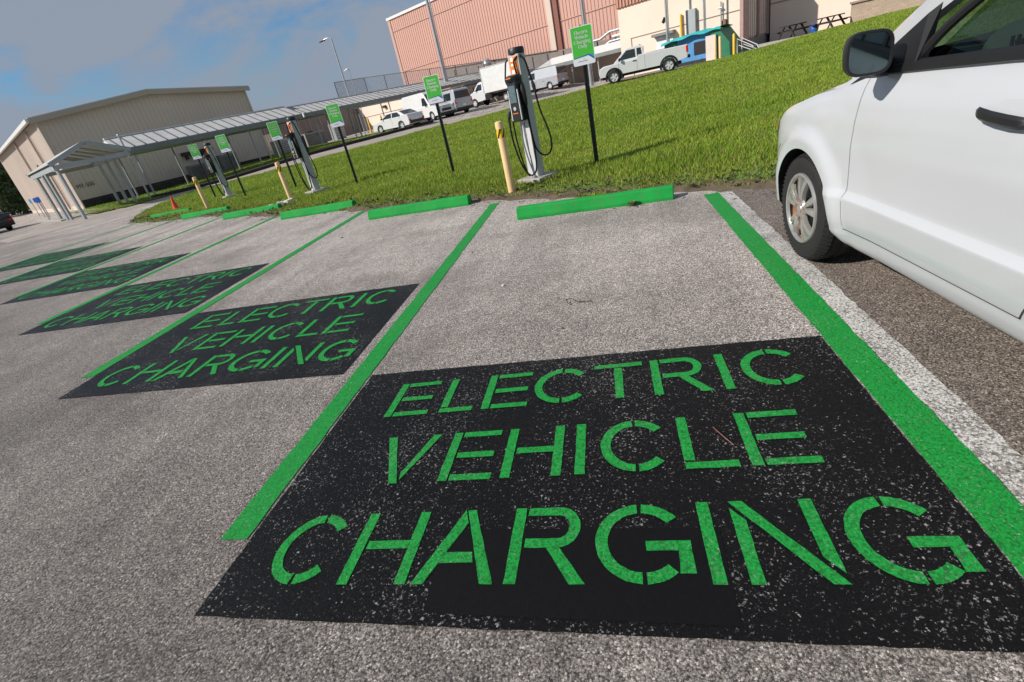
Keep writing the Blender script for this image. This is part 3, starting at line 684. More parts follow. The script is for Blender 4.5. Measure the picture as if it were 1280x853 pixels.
def smooth_path(pts, n=10):
    P = [Vector(p) for p in pts]; out = []
    for i in range(len(P)-1):
        p0 = P[max(i-1, 0)]; p1 = P[i]; p2 = P[i+1]; p3 = P[min(i+2, len(P)-1)]
        for s_ in range(n):
            t = s_/n; out.append(.5*((2*p1)+(-p0+p2)*t+(2*p0-5*p1+4*p2-p3)*t*t+(-p0+3*p1-3*p2+p3)*t**3))
    return out+[P[-1]]
def make_charger(loc, label):
    r = empty('charging_station', label, 'charger', loc, VZ, 'electric vehicle charging stations')
    b = MB(); b.box((.0, -.02, .02), (.46, .50, .14)); b.build('concrete_base', 'concrete', r, bevel=.012)
    b = MB(); b.box((.14, -.272, .045), (.07, .004, .06)); b.build('base_plate', 'black_plastic', r)
    b = MB()                                       # column: hollow-looking extrusion, wider at the front foot
    b.prism([(-.098, -.115), (.098, -.115), (.105, -.10), (.105, .035), (.07, .055), (-.07, .055), (-.105, .035), (-.105, -.10)], .085, 1.80)
    col_ = b.build('column', 'alu_side', r, smooth=False, bevel=.004)
    b = MB(); b.prism([(-.09, -.122), (.09, -.122), (.09, -.114), (-.09, -.114)], .10, .93); b.build('front_panel', 'alu', col_, bevel=.002)
    b = MB(); b.bar((.004, -.1235, .14), (.004, -.1235, .90), .008, .002, up=(0, 1, 0)); b.build('cable_groove', 'black_plastic', col_)
    b = MB(); b.prism([(-.078, -.124), (.078, -.124), (.078, -.114), (-.078, -.114)], 1.44, 1.78); op = b.build('orange_panel', 'orange', r, bevel=.003)
    b = MB()                                       # white brand mark: slanted strokes of the logo
    for z, wz in ((1.72, .05), (1.66, .03), (1.56, .05), (1.49, .03)):
        b.add([(-.055, -.1252, z), (-.005, -.1252, z), (.0, -.1252, z+wz), (-.05, -.1252, z+wz)], [(0, 1, 2, 3)])
    for z in (1.61, 1.70): b.add([(.01, -.1252, z), (.05, -.1252, z), (.055, -.1252, z+.022), (.015, -.1252, z+.022)], [(0, 1, 2, 3)])
    b.build('white_mark', 'white_print', op)
    b = MB(); b.lathe([(1.795, 0), (1.795, .10), (1.81, .118), (1.865, .118), (1.885, .105), (1.89, .07), (1.89, 0)], 'Z', 28, (0, -.02, 0)); b.build('cap', 'black_plastic', r, smooth=True)
    for sx in (-1, 1):
        b = MB(); b.cyl((sx*.07, -.06, 1.79), (sx*.115, -.08, 1.76), .022, .018, 12); b.build('cable_outlet', 'black_plastic', r, smooth=True)
    # two heads: front one with screen, rear one
    b = MB(); b.prism([(-.092, -.245), (-.075, -.265), (.075, -.265), (.092, -.245), (.092, -.118), (-.092, -.118)], .93, 1.50); hd = b.build('head', 'black_plastic', r, bevel=.012)
    b = MB(); b.lathe([(1.47, 0), (1.47, .105), (1.50, .118), (1.535, .11), (1.55, .07), (1.55, 0)], 'Z', 24, (0, -.185, 0)); b.build('head_cap', 'black_plastic', hd, smooth=True)
    b = MB(); b.box((0, -.268, 1.30), (.128, .008, .23)); b.build('screen', 'screen', hd, bevel=.004)
    b = MB(); b.cyl((0, -.264, 1.11), (0, -.274, 1.11), .026, n=20); b.build('card_reader', 'alu_side', hd, smooth=True)
    b = MB(); b.box((0, -.302, 1.512), (.09, .006, .012)); b.box((0, -.268, 1.045), (.10, .006, .010)); b.build('orange_label', 'orange', hd)
    b = MB(); b.bar((-.088, -.250, .95), (-.088, -.250, 1.36), .012, .02); b.bar((.088, -.250, .95), (.088, -.250, 1.36), .012, .02); b.build('trim_strip', 'alu', hd)
    b = MB(); b.box((-.03, .10, 1.22), (.10, .10, .42)); b.build('rear_head', 'black_plastic', r, bevel=.02)
    # connectors in their holsters
    b = MB(); b.tube(smooth_path([(-.10, -.20, 1.12), (-.135, -.24, 1.08), (-.155, -.26, .99), (-.16, -.262, .90)], 5), [.030]*6+[.026]*5+[.018]*5, 10); b.build('connector', 'black_plastic', r, smooth=True)
    b = MB(); b.tube([(.11, -.16, 1.42), (.125, -.17, 1.34), (.125, -.16, 1.2), (.12, -.14, 1.12)], [.03, .04, .035, .02], 10); b.build('connector', 'black_plastic', r, smooth=True)
    b = MB(); b.tube(smooth_path([(-.115, -.08, 1.765), (-.17, -.09, 1.73), (-.20, -.10, 1.62), (-.195, -.14, 1.50), (-.13, -.19, 1.44), (-.09, -.2, 1.43)]), .012, 8); b.build('cable', 'cable', r, smooth=True)
    b = MB(); b.tube(smooth_path([(-.16, -.262, .90), (-.165, -.26, .74), (-.13, -.26, .5), (-.06, -.25, .27), (.03, -.24, .155), (.10, -.23, .15), (.155, -.20, .24), (.155, -.17, .5), (.12, -.15, .9), (.10, -.14, 1.2), (.06, -.15, 1.5), (.03, -.15, 1.70), (.07, -.12, 1.76), (.09, -.09, 1.77)]), .0135, 8); b.build('cable', 'cable', r, smooth=True)
    b = MB(); b.tube(smooth_path([(-.10, -.25, .95), (-.095, -.25, .70), (-.06, -.25, .40), (-.03, -.22, .20), (-.02, -.18, .12)]), .012, 8); b.build('cable', 'cable', r, smooth=True)
    b = MB(); b.tube(smooth_path([(.115, -.08, 1.765), (.17, -.07, 1.70), (.20, -.06, 1.55), (.235, -.05, 1.36), (.28, -.05, 1.05), (.36, -.05, .80), (.40, -.05, .62), (.385, -.06, .47), (.31, -.08, .40), (.22, -.12, .43), (.16, -.15, .56), (.13, -.15, .85), (.125, -.15, 1.12)]), .0135, 8); b.build('cable', 'cable', r, smooth=True)
    b = MB(); b.tube([(.222, -.05, 1.42), (.238, -.05, 1.35), (.25, -.05, 1.27)], [.018, .028, .018], 10); b.build('cable_clamp', 'black_plastic', r, smooth=True)
    b = MB(); b.box((.0, .0625, .9), (.10, .015, 1.5)); b.build('rear_panel', 'alu', r)
    return r
c0 = make_charger((.56, 7.98, tz(.56, 7.98)+.02), 'grey charging station with orange panel, nearest one between bollard and sign')
dup(c0, (-5.93, 12.48, 0.02), VZ, 'grey charging station in the middle of the row, behind the bollard with rubble')
dup(c0, (-11.75, 16.5, 0.01), VZ, 'grey charging station at the left end, farthest of the three')

r = empty('traffic_cone', 'small orange cone standing in the grass at the left end of the row', 'cone', (-13.66, 15.95, .03), .3)
b = MB(); b.lathe([(0.02, .13), (.03, .105), (.44, .028), (.45, 0)], 'Z', 16); b.build('cone_body', 'cone', r, smooth=True)
b = MB(); b.box((0, 0, .01), (.30, .30, .025)); b.build('base', 'cone', r)

# ================================================================== GENERIC VEHICLES
def wheel(parent, x, y, r, w, style='steel', side=-1, name='wheel'):
    e = bpy.data.objects.new(name, None); S.collection.objects.link(e); e.parent = parent; e.location = (x, y, r)
    b = MB(); hw = w/2; b.lathe([(-hw, r*.62), (-hw, r*.90), (-hw*.8, r*.985), (-hw*.4, r), (hw*.4, r), (hw*.8, r*.985), (hw, r*.90), (hw, r*.62)], 'X', 28); b.build('tyre', 'rubber', e, smooth=True)
    b = MB(); sx = side*hw
    b.lathe([(sx*.6, 0), (sx*.6, r*.55), (sx*.98, r*.64), (sx*.98, r*.60)], 'X', 24); b.build('rim', 'rust' if style == 'x' else 'alu', e, smooth=True)
    b = MB()
    for i in range(5 if style != 'steel' else 6):
        a = i*2*math.pi/(5 if style != 'steel' else 6); b.bar((sx*.85, 0, 0), (sx*.9, math.cos(a)*r*.58, math.sin(a)*r*.58), r*.20, r*.05, up=(1, 0, 0))
    b.cyl((sx*.7, 0, 0), (sx*.98, 0, 0), r*.17, r*.15, 14); b.build('spokes', 'alu', e)
    b = MB(); b.lathe([(sx*.55, 0), (sx*.55, r*.60)], 'X', 20); b.build('rim_shadow', 'black_plastic', e)
    return e
def body_outline(pts, arches, rr):
    """pts: lower outline from rear-bottom along top to front-bottom (y,z); arches cut in the bottom edge"""
    out = list(pts); zb = pts[-1][1]
    for ay in sorted(arches, reverse=True):
        R_ = rr*1.17; zc = rr
        dz = zc-zb; c = math.sqrt(max(R_*R_-dz*dz, .01)); a0 = math.atan2(-dz, c); a1 = math.pi-a0
        for i in range(11): a = a0+(a1-a0)*i/10; out.append((ay+R_*math.cos(a), zc+R_*math.sin(a)))
    return out
def extrude_body(outline, W, crown=.05, inset=.035):
    b = MB(); n = len(outline); ys = [p[0] for p in outline]; zs = [p[1] for p in outline]; ym = (min(ys)+max(ys))/2; zm = .5*(min(zs)+max(zs))
    layers = [(-W/2, inset), (-W/2+.035, inset*.25), (-W/2+.11, 0), (W/2-.11, 0), (W/2-.035, inset*.25), (W/2, inset)]
    for x, s_ in layers:
        for y, z in outline:
            zz = z - (s_ if z > zm else 0); yy = y - (s_*1.3 if y > ym+.3*(max(ys)-ym) and z > zm*.7 else 0) + (s_*1.3 if y < ym-.3*(ym-min(ys)) else 0)
            b.v.append((x, yy, zz))
    for k in range(5):
        for i in range(n): b.f.append((k*n+i, k*n+(i+1) % n, (k+1)*n+(i+1) % n, (k+1)*n+i))
    b.f.append(tuple(range(n))); b.f.append(tuple(reversed(range(5*n, 6*n)))); return b
def cabin(b, pts, W, taper=.16, z0=None):
    zs = [p[1] for p in pts]; lo, hi = min(zs), max(zs); n = len(pts); k = len(b.v)
    def hw(z): return W/2-.03 - taper*(z-lo)/(hi-lo+1e-6)
    for s_ in (-1, 1):
        for y, z in pts: b.v.append((s_*hw(z), y, z))
    for i in range(n): b.f.append((k+i, k+(i+1) % n, k+n+(i+1) % n, k+n+i))
    b.f.append(tuple(range(k, k+n))); b.f.append(tuple(reversed(range(k+n, k+2*n)))); return hw
def side_glass(polys, hw, parent, mt='far_glass', name='window'):
    for s_ in (-1, 1):
        for pl in polys:
            b = MB(); b.sheet([(s_*(hw(z)+.004), y, z) for y, z in pl]); b.build(name, mt, parent)
def make_vehicle(kind, name, label, cat, loc, rz, paint, group='vehicles parked behind the lawn'):
    r = empty(name, label, cat, loc, rz, group)
    if kind == 'sedan':
        W_, rr, wb = 1.80, .33, 2.70; yf = .90; yr = -wb-.98
        pts = [(yr+.05, .28), (yr, .45), (yr+.02, .80), (yr+.12, 1.02), (yr+.62, 1.06), (-2.9, 1.0), (-.45, .98), (.45, .84), (yf-.10, .70), (yf, .55), (yf-.02, .25)]
        cab = [(yr+.50, 1.04), (yr+1.15, 1.38), (yr+1.6, 1.43), (-1.25, 1.42), (-.95, 1.35), (-.10, .93), (-2.0, .90)]
        gl = [[(-1.62, 1.0), (-1.62, 1.36), (-1.05, 1.32), (-.38, 1.0)], [(-1.70, 1.0), (-1.70, 1.36), (-2.35, 1.34), (-2.75, 1.05), (-2.6, 1.0)]]
        ws = ((-.17, .985), (-.90, 1.355)); rw = ((yr+.60, 1.10), (yr+1.12, 1.375))
    elif kind == 'van':      # full-size cargo van with a hood, high roof
        W_, rr, wb = 2.0, .38, 3.70; yf = 1.0; yr = -wb-1.35
        pts = [(yr, .38), (yr, 1.2), (-wb, 1.25), (-.5, 1.25), (.55, 1.18), (yf-.12, 1.05), (yf, .75), (yf, .35)]
        cab = [(yr+.01, 1.15), (yr+.06, 2.30), (yr+.25, 2.42), (-1.3, 2.42), (-.95, 2.30), (-.05, 1.22), (-1, 1.15)]
        gl = [[(-1.35, 1.32), (-1.35, 1.95), (-.86, 1.95), (-.38, 1.32)]]
        ws = ((-.12, 1.29), (-.88, 2.20)); rw = None
    elif kind == 'wagon':    # passenger / cargo van with rear window
        W_, rr, wb = 1.95, .36, 3.35; yf = .85; yr = -wb-1.10
        pts = [(yr, .42), (yr-.02, 1.2), (-wb, 1.22), (-.5, 1.2), (.4, 1.12), (yf-.1, .95), (yf, .7), (yf, .35)]
        cab = [(yr+.0, 1.12), (yr+.14, 1.98), (yr+.30, 2.08), (-1.4, 2.08), (-1.05, 2.0), (-.10, 1.16), (-1, 1.12)]
        gl = [[(-1.5, 1.25), (-1.5, 1.85), (-.98, 1.85), (-.42, 1.25)]]
        if paint != 'car_silver' or True: gl += [[(-1.6, 1.25), (-1.6, 1.85), (-2.6, 1.85), (-2.6, 1.25)], [(-2.7, 1.25), (-2.7, 1.85), (-3.8, 1.85), (-3.8, 1.25)]] if 'ladder' in label or 'passenger' in label else []
        ws = ((-.17, 1.24), (-.99, 1.93)); rw = ((yr+.02, 1.30), (yr+.11, 1.88))
    elif kind == 'suv':
        W_, rr, wb = 1.9, .36, 2.85; yf = .90; yr = -wb-1.0
        pts = [(yr, .40), (yr-.02, 1.05), (-wb, 1.12), (-.5, 1.08), (.5, 1.0), (yf-.08, .85), (yf, .6), (yf, .32)]
        cab = [(yr+.02, 1.05), (yr+.25, 1.62), (yr+.45, 1.72), (-1.3, 1.72), (-1.0, 1.65), (-.10, 1.05), (-1, 1.0)]
        gl = [[(-1.5, 1.12), (-1.5, 1.58), (-1.0, 1.58), (-.42, 1.12)], [(-1.6, 1.12), (-1.6, 1.58), (-2.5, 1.58), (-2.5, 1.12)], [(-2.6, 1.12), (-2.6, 1.58), (-3.3, 1.55), (-3.5, 1.12)]]
        ws = ((-.17, 1.10), (-.96, 1.62)); rw = ((yr+.08, 1.15), (yr+.24, 1.58))
    ol = body_outline(pts, [0, -wb], rr)
    b = extrude_body(ol, W_); bo = b.build('body', paint, r, smooth=True)
    b = MB(); hw = cabin(b, cab, W_); b.build('cabin', paint, r, bevel=.04)
    side_glass(gl, hw, r)
    for seg, nm in ((ws, 'windshield'), (rw, 'rear_window')):
        if not seg: continue
        (ya, za), (yb, zb) = seg; q = MB(); sg = 1 if nm == 'windshield' else -1; wa, wb_ = hw(za)-.08, hw(zb)-.08
        d = Vector((0, zb-za, -(yb-ya))).normalized()*(.012); d = d if d.z > 0 or sg*d.y > 0 else -d
        if d.y*sg < 0: d = -d
        q.add([(-wa, ya+d.y, za+d.z), (wa, ya+d.y, za+d.z), (wb_, yb+d.y, zb+d.z), (-wb_, yb+d.y, zb+d.z)], [(0, 1, 2, 3)]); q.build(nm, 'far_glass', r)
    for s_ in (-1, 1):
        q = MB(); q.box((s_*(W_/2-.16), yf-.075, pts[-3][1]-.02), (.28, .14, .16), rz=-s_*.3); q.build('headlight', 'lens', r, bevel=.02)
        zt = pts[2][1]-.25 if kind == 'sedan' else 1.0
        q = MB(); q.box((s_*(W_/2-.13), yr+.035, zt+.05), (.24, .10, .13 if kind == 'sedan' else .34)); q.build('taillight', 'tail_red', r, bevel=.02)
        q = MB(); q.box((s_*(W_/2+.08), -.55, pts[5][1]+.06 if kind == 'sedan' else 1.35), (.14, .08, .13 if kind == 'sedan' else .26)); q.build('side_mirror', 'black_plastic', r, bevel=.02)
        for yy in ((-1.66, ) if kind == 'van' else (-1.66, -2.70)):
            q = MB(); q.box((s_*(W_/2+.0005), yy, .72), (.004, .012, .62)); q.build('door_seam', 'seam', r)
            q = MB(); q.box((s_*(W_/2+.01), yy+.16, .92), (.03, .16, .03)); q.build('door_handle', 'black_plastic' if kind != 'sedan' else paint, r)
        wheel(r, s_*(W_/2-.13), 0, rr, .21, 'alloy', s_); wheel(r, s_*(W_/2-.13), -wb, rr, .21, 'alloy', s_)
    q = MB(); q.box((0, yf-.02, .40), (W_*.92, .12, .22)); q.build('front_bumper', 'black_plastic', r, bevel=.03)
    q = MB(); q.box((0, yf-.02, .70), (W_*.5, .10, .2)); q.build('grille', 'black_plastic', r, bevel=.02)
    q = MB(); q.box((0, yr+.03, .44), (W_*.92, .14, .22)); q.build('rear_bumper', 'black_plastic', r, bevel=.03)
    q = MB(); q.box((0, yr-.012, .62 if kind == 'sedan' else .72), (.32, .012, .15)); q.build('number_plate', 'sign_white', r)
    q = MB(); q.box((0, -wb/2, .26), (W_*.8, wb+1.2, .1)); q.build('underbody', 'black_plastic', r)
    if kind == 'van':
        q = MB(); q.box((0, yf-.005, .92), (.8, .05, .26)); q.build('grille', 'alu_side', r, bevel=.02)
    if 'ladder' in label:
        q = MB()
        for s_ in (-.75, .75): q.bar((s_, yr+.5, 2.24), (s_, -1.5, 2.24), .05)
        for i in range(9): q.bar((-.75, yr+.6+i*.3, 2.24), (.75, yr+.6+i*.3, 2.24), .035)
        for s_ in (-.6, .6):
            for y in (yr+.6, -1.7): q.bar((s_, y, 2.07), (s_, y, 2.24), .04)
        q.build('ladder_rack', 'pink_trim', r)
    return r
def at_uv(u, v, dz=.01): x, y, _ = UV(u, v); return (x, y, tz(x, y)+dz)
make_vehicle('sedan', 'parked_car', 'small white saloon car parked in front of the walkway, leftmost of the white vehicles', 'car', at_uv(37.4, 28.9), UZ+.1, 'car_white_far')
make_vehicle('van', 'parked_van', 'tall white cargo van with its bonnet towards the road, beside the saloon car', 'van', at_uv(35.9, 33.9), UZ+math.pi-.15, 'car_white_far')
make_vehicle('wagon', 'parked_van', 'silver van with a pinkish ladder rack seen from behind, between cargo van and box truck', 'van', at_uv(38.8, 36.2), UZ-.15, 'car_silver')
make_vehicle('wagon', 'parked_van', 'grey panel van without roof rack parked behind the nearest charger', 'van', at_uv(37.0, 48.4), UZ+.0, 'car_silver')
make_vehicle('suv', 'parked_car', 'white off-road car far behind the tall sign post, left of the pickup', 'car', at_uv(33.5, 56.5), UZ-.5, 'car_white_far')
make_vehicle('sedan', 'parked_car', 'dark saloon car at the far left edge beyond the parking bays', 'car', (-37.7, 25.6, .0), rad(72), 'car_dark', group=None)

# box truck
r = empty('box_truck', 'white box truck with a tall square cargo box parked by the road', 'truck', at_uv(37.2, 40.6), UZ+.06, 'vehicles parked behind the lawn')
b = MB(); ol = body_outline([(-1.55, .55), (-1.55, 1.35), (.2, 1.32), (.72, 1.15), (.85, .9), (.85, .45)], [0], .38); ol = [p for p in ol]
extrude_body(ol, 1.95).build('cab_body', 'car_white_far', r, smooth=True)
b = MB(); hw = cabin(b, [(-1.5, 1.3), (-1.5, 2.1), (-.95, 2.12), (-.65, 2.05), (.1, 1.3)], 1.95); b.build('cab_roof', 'car_white_far', r, bevel=.05)
side_glass([[(-1.15, 1.4), (-1.15, 1.92), (-.68, 1.92), (-.22, 1.4)]], hw, r)
q = MB(); q.add([(-.82, .07, 1.34), (.82, .07, 1.34), (.70, -.60, 2.05), (-.70, -.60, 2.05)], [(0, 1, 2, 3)]); q.build('windshield', 'far_glass', r)
q = MB(); q.box((0, -3.35, 2.13), (2.3, 3.55, 2.15)); bx_ = q.build('cargo_box', 'white_metal', r, bevel=.03)
q = MB(); q.box((0, -5.13, 2.13), (2.1, .02, 1.95)); q.build('rear_door', 'greywall', bx_)
q = MB(); q.bar((-1.16, -1.57, 1.1), (-1.16, -1.57, 3.2), .05); q.bar((-1.16, -5.12, 1.1), (-1.16, -5.12, 3.2), .05); q.bar((-1.16, -1.57, 3.19), (-1.16, -5.12, 3.19), .05); q.build('edge_trim', 'alu', bx_)
q = MB(); q.box((0, -3.2, .78), (.9, 3.9, .22)); q.box((-1.0, -2.0, .72), (.3, .8, .4)); q.box((1.0, -2.0, .72), (.3, .8, .4)); q.box((0, -5.1, .62), (2.1, .12, .15)); q.build('chassis', 'black_plastic', r)
q = MB(); q.box((0, .83, .55), (1.8, .14, .22)); q.build('front_bumper', 'black_plastic', r, bevel=.03)
for s_ in (-1, 1):
    wheel(r, s_*.85, 0, .39, .24, 'steel', s_); wheel(r, s_*.88, -4.0, .39, .32, 'steel', s_)
    q = MB(); q.box((s_*1.15, -.35, 1.6), (.12, .08, .35)); q.build('side_mirror', 'black_plastic', r, bevel=.02)
    q = MB(); q.box((s_*.8, .80, .95), (.25, .1, .18)); q.build('headlight', 'lens', r, bevel=.02)

# pickup
r = empty('pickup_truck', 'white pickup truck with black wheel arches parked before the cream building', 'pickup', (2.68, 37.75, tz(2.7, 37.7)+.03), rad(85), 'vehicles parked behind the lawn')
W_, rr, wb = 1.98, .395, 3.38
pts = [(-wb-1.12, .62), (-wb-1.14, .80), (-wb-1.12, 1.32), (-1.55, 1.36), (-1.5, 1.20), (-.6, 1.16), (.6, 1.12), (.88, 1.0), (.93, .7), (.90, .50)]
extrude_body(body_outline(pts, [0, -wb], rr), W_).build('body', 'car_white_far', r, smooth=True)
b = MB(); hw = cabin(b, [(-1.92, 1.30), (-1.86, 1.82), (-1.7, 1.88), (-1.0, 1.87), (-.80, 1.80), (-.02, 1.14), (-1.2, 1.1)], W_); b.build('cab', 'car_white_far', r, bevel=.03)
side_glass([[(-1.42, 1.27), (-1.40, 1.74), (-.88, 1.74), (-.30, 1.25)], [(-1.50, 1.27), (-1.50, 1.74), (-1.76, 1.74), (-1.82, 1.33)]], hw, r)
q = MB(); q.add([(-.80, -.09, 1.22), (.80, -.09, 1.22), (.70, -.78, 1.79), (-.70, -.78, 1.79)], [(0, 1, 2, 3)]); q.build('windshield', 'far_glass', r)
q = MB(); q.box((0, -1.915, 1.58), (1.4, .02, .38), rx=.1); q.build('rear_window', 'far_glass', r)
q = MB(); q.box((0, -1.7, 1.90), (.3, .1, .04)); q.build('roof_lamp', 'black_plastic', r)
q = MB(); q.box((0, -3.2, 1.315), (1.55, 2.4, .10)); q.build('bed_floor', 'black_plastic', r)
for s_ in (-1, 1):
    wheel(r, s_*(W_/2-.12), 0, rr, .24, 'alloy', s_); wheel(r, s_*(W_/2-.12), -wb, rr, .24, 'alloy', s_)
    for yc in (0, -wb):
        q = MB(); n = 14; o1, i1 = [], []
        for i in range(n+1):
            a = rad(-20+220*i/n); o1.append((s_*(W_/2+.014), yc+.555*math.cos(a), rr+.555*math.sin(a))); i1.append((s_*(W_/2+.014), yc+.44*math.cos(a), rr+.44*math.sin(a)))
        o2 = [(p[0]-s_*.04, p[1], p[2]) for p in o1]; vs = o1+i1+o2; m_ = n+1
        q.add(vs, [(i, i+1, m_+i+1, m_+i) for i in range(n)]+[(i, i+1, 2*m_+i+1, 2*m_+i) for i in range(n)]); q.build('wheel_arch', 'black_plastic', r)
    q = MB(); q.box((s_*(W_/2-.055), -wb-1.09, 1.08), (.13, .14, .36)); q.build('taillight', 'tail_red', r, bevel=.015)
    q = MB(); q.box((s_*(W_/2-.15), .86, .90), (.26, .16, .26)); q.build('headlight', 'lens', r, bevel=.02)
    q = MB(); q.box((s_*(W_/2+.10), -.42, 1.30), (.16, .10, .20)); q.build('side_mirror', 'black_plastic', r, bevel=.03)
    q = MB(); q.box((s_*(W_/2+.012), -1.32, 1.08), (.03, .2, .04)); q.build('door_handle', 'black_plastic', r)
    for yy in (-1.47, -.35): q = MB(); q.box((s_*(W_/2-.001), yy, .85), (.006, .012, .62)); q.build('door_seam', 'seam', r)
q = MB(); q.box((0, -1.955, .93), (W_+.004, .012, .72)); q.build('bed_gap', 'seam', r)
q = MB(); q.box((0, .90, .60), (1.9, .16, .26)); q.build('front_bumper', 'black_plastic', r, bevel=.03)
q = MB(); q.box((0, .90, .88), (1.3, .08, .22)); q.build('grille', 'black_plastic', r, bevel=.03)
q = MB(); q.box((0, -wb-1.2, .66), (1.8, .14, .18)); q.build('rear_bumper', 'black_plastic', r, bevel=.03)
q = MB(); q.box((0, -wb/2, .42), (1.3, wb+1.5, .16)); q.build('underbody', 'black_plastic', r)

M['seam_light'] = mat('pale_panel_gap', (.20, .20, .21), .7)
# ================================================================== MINIVAN
VAN = empty('minivan', 'white minivan parked at the right edge beside the worn white line', 'minivan', (3.838, 3.315, 0), rad(4.0))
def lerp_tab(x, tab): return float(np.interp(x, [t[0] for t in tab], [t[1] for t in tab]))
SIDE = [(.20, .88), (.235, .925), (.30, .950), (.335, .957), (.345, .963), (.40, .978), (.47, .988), (.512, .993), (.518, .992), (.552, .968), (.56, .966), (.66, .972), (.78, .982), (.90, .978), (1.0, .962), (1.06, .944), (1.10, .928), (1.14, .915)]
def side_x(y, z):
    x = lerp_tab(z, SIDE)
    # crease fades out ahead of the door
    if y > -.45: 
        sm = lerp_tab(z, [(.20, .88), (.30, .95), (.5, .975), (.78, .982), (.90, .976), (1.0, .958), (1.10, .925)]); f = min(1, (y+.45)/.2); x = x*(1-f)+sm*f
    for ay in (0, -3.08):       # flared lips round the wheels
        d = math.hypot(y-ay, z-.34)
        x += .040*math.exp(-((max(d, .43)-.43)/.055)**2)*(1 if z > .3 else max(0, (z-.2)/.1)) + .010*max(0, 1-abs(d-.55)/.2)
    return x
def plan(y, z=.6):
    if y > .25: return 1 - .30*((y-.25)/.72)**2.3
    if y < -3.6: return 1 - .08*((-3.6-y)/.57)**2
    return 1
def ztop(y): return lerp_tab(y, [(-4.17, 1.20), (-1.4, 1.175), (-.45, 1.13), (-.30, 1.10), (0, 1.055), (.3, .985), (.55, .905), (.72, .835), (.84, .765), (.92, .69), (.97, .60)])
def zbot(y): return lerp_tab(y, [(-4.17, .30), (-3.7, .22), (.45, .20), (.75, .225), (.97, .27)])
stations = list(np.arange(.97, -.44, -.03)) + [-.45, -.452] + list(np.arange(-.48, -4.14, -.03)) + [-4.16]
NS, NTp = 44, 9
ZK = [.46, .485, .505, .512, .518, .535, .552, .556, .575, .60]
def zrow(i, zb, zsh):
    if zsh < .80: return zb+(zsh-zb)*i/(NS-1)
    if i < 12: return zb+(.44-zb)*i/11
    if i < 22: return ZK[i-12]
    return .62+(zsh-.62)*(i-22)/(NS-1-22)
b = MB(); rows_ = []
for y in stations:
    row = []; zb, zt = zbot(y), ztop(y); zsh = zt-.045*min(1, max(0, (y+.45)/.25))
    for i in range(NS):
        z = zrow(i, zb, zsh); x = side_x(y, z)*plan(y)
        if y > -.451 and z > zsh-.06: x -= .02*((z-(zsh-.06))/.06)**2*min(1, max(0, (y+.45)/.25))
        row.append((-x, y, z))
    xl = -row[-1][0]
    for j in range(1, NTp+1):
        f = j/NTp
        if y > -.451:   # bonnet crown
            x = xl*(1-f); z = zsh + (.045*min(1, max(0, (y+.45)/.25))+.001)*math.sin(min(1, f*2.6)*math.pi/2) + .035*f*(1 if y < .75 else .3)
        else:
            x = xl-.085*min(1, f*2.5); z = zt - max(0, f-.4)*.45
        row.append((-x, y, z))
    rows_.append(row)
NR = NS+NTp
for s_ in (1, -1):
    k = len(b.v)
    for row in rows_: b.v += [(p[0]*s_, p[1], p[2]) for p in row]
    n_ = len(rows_)
    R_ = .385
    for i in range(n_-1):
        for j in range(NR-1):
            q = [k+i*NR+j, k+(i+1)*NR+j, k+(i+1)*NR+j+1, k+i*NR+j+1]
            c = np.mean([b.v[t] for t in q], 0)
            if j < NS-1 and min(math.hypot(c[1], c[2]-.335), math.hypot(c[1]+3.08, c[2]-.335)) < R_: continue
            b.f.append(tuple(q))
# nose and tail
k0, k1 = 0, len(rows_)*NR
nose = [k0+j for j in range(NR)] + [k1+j for j in range(NR-1, -1, -1)]
b.f.append(tuple(nose))
from collections import Counter
cnt = Counter()
for f in b.f[:-1]:
    for a_, c_ in zip(f, f[1:]+f[:1]): cnt[(min(a_, c_), max(a_, c_))] += 1
bv_ = set(t for e_, n_c in cnt.items() if n_c == 1 for t in e_)
for t in bv_:
    p = b.v[t]
    for ay in (0, -3.08):
        d = math.hypot(p[1]-ay, p[2]-.335)
        if d < .45 and p[2] > .215 and abs(p[0]) > .5:
            f = .385/d; y_, z_ = ay+(p[1]-ay)*f, .335+(p[2]-.335)*f; b.v[t] = (math.copysign(side_x(y_, z_)*plan(y_), p[0]), y_, z_)
tail = [k0+(len(rows_)-1)*NR+j for j in range(NS)] + [k1+(len(rows_)-1)*NR+j for j in range(NS-1, -1, -1)]
b.f.append(tuple(tail))
body = b.build('body', 'car_white', VAN, smooth=True, fixn=True)
body.data.set_sharp_from_angle(angle=rad(24))
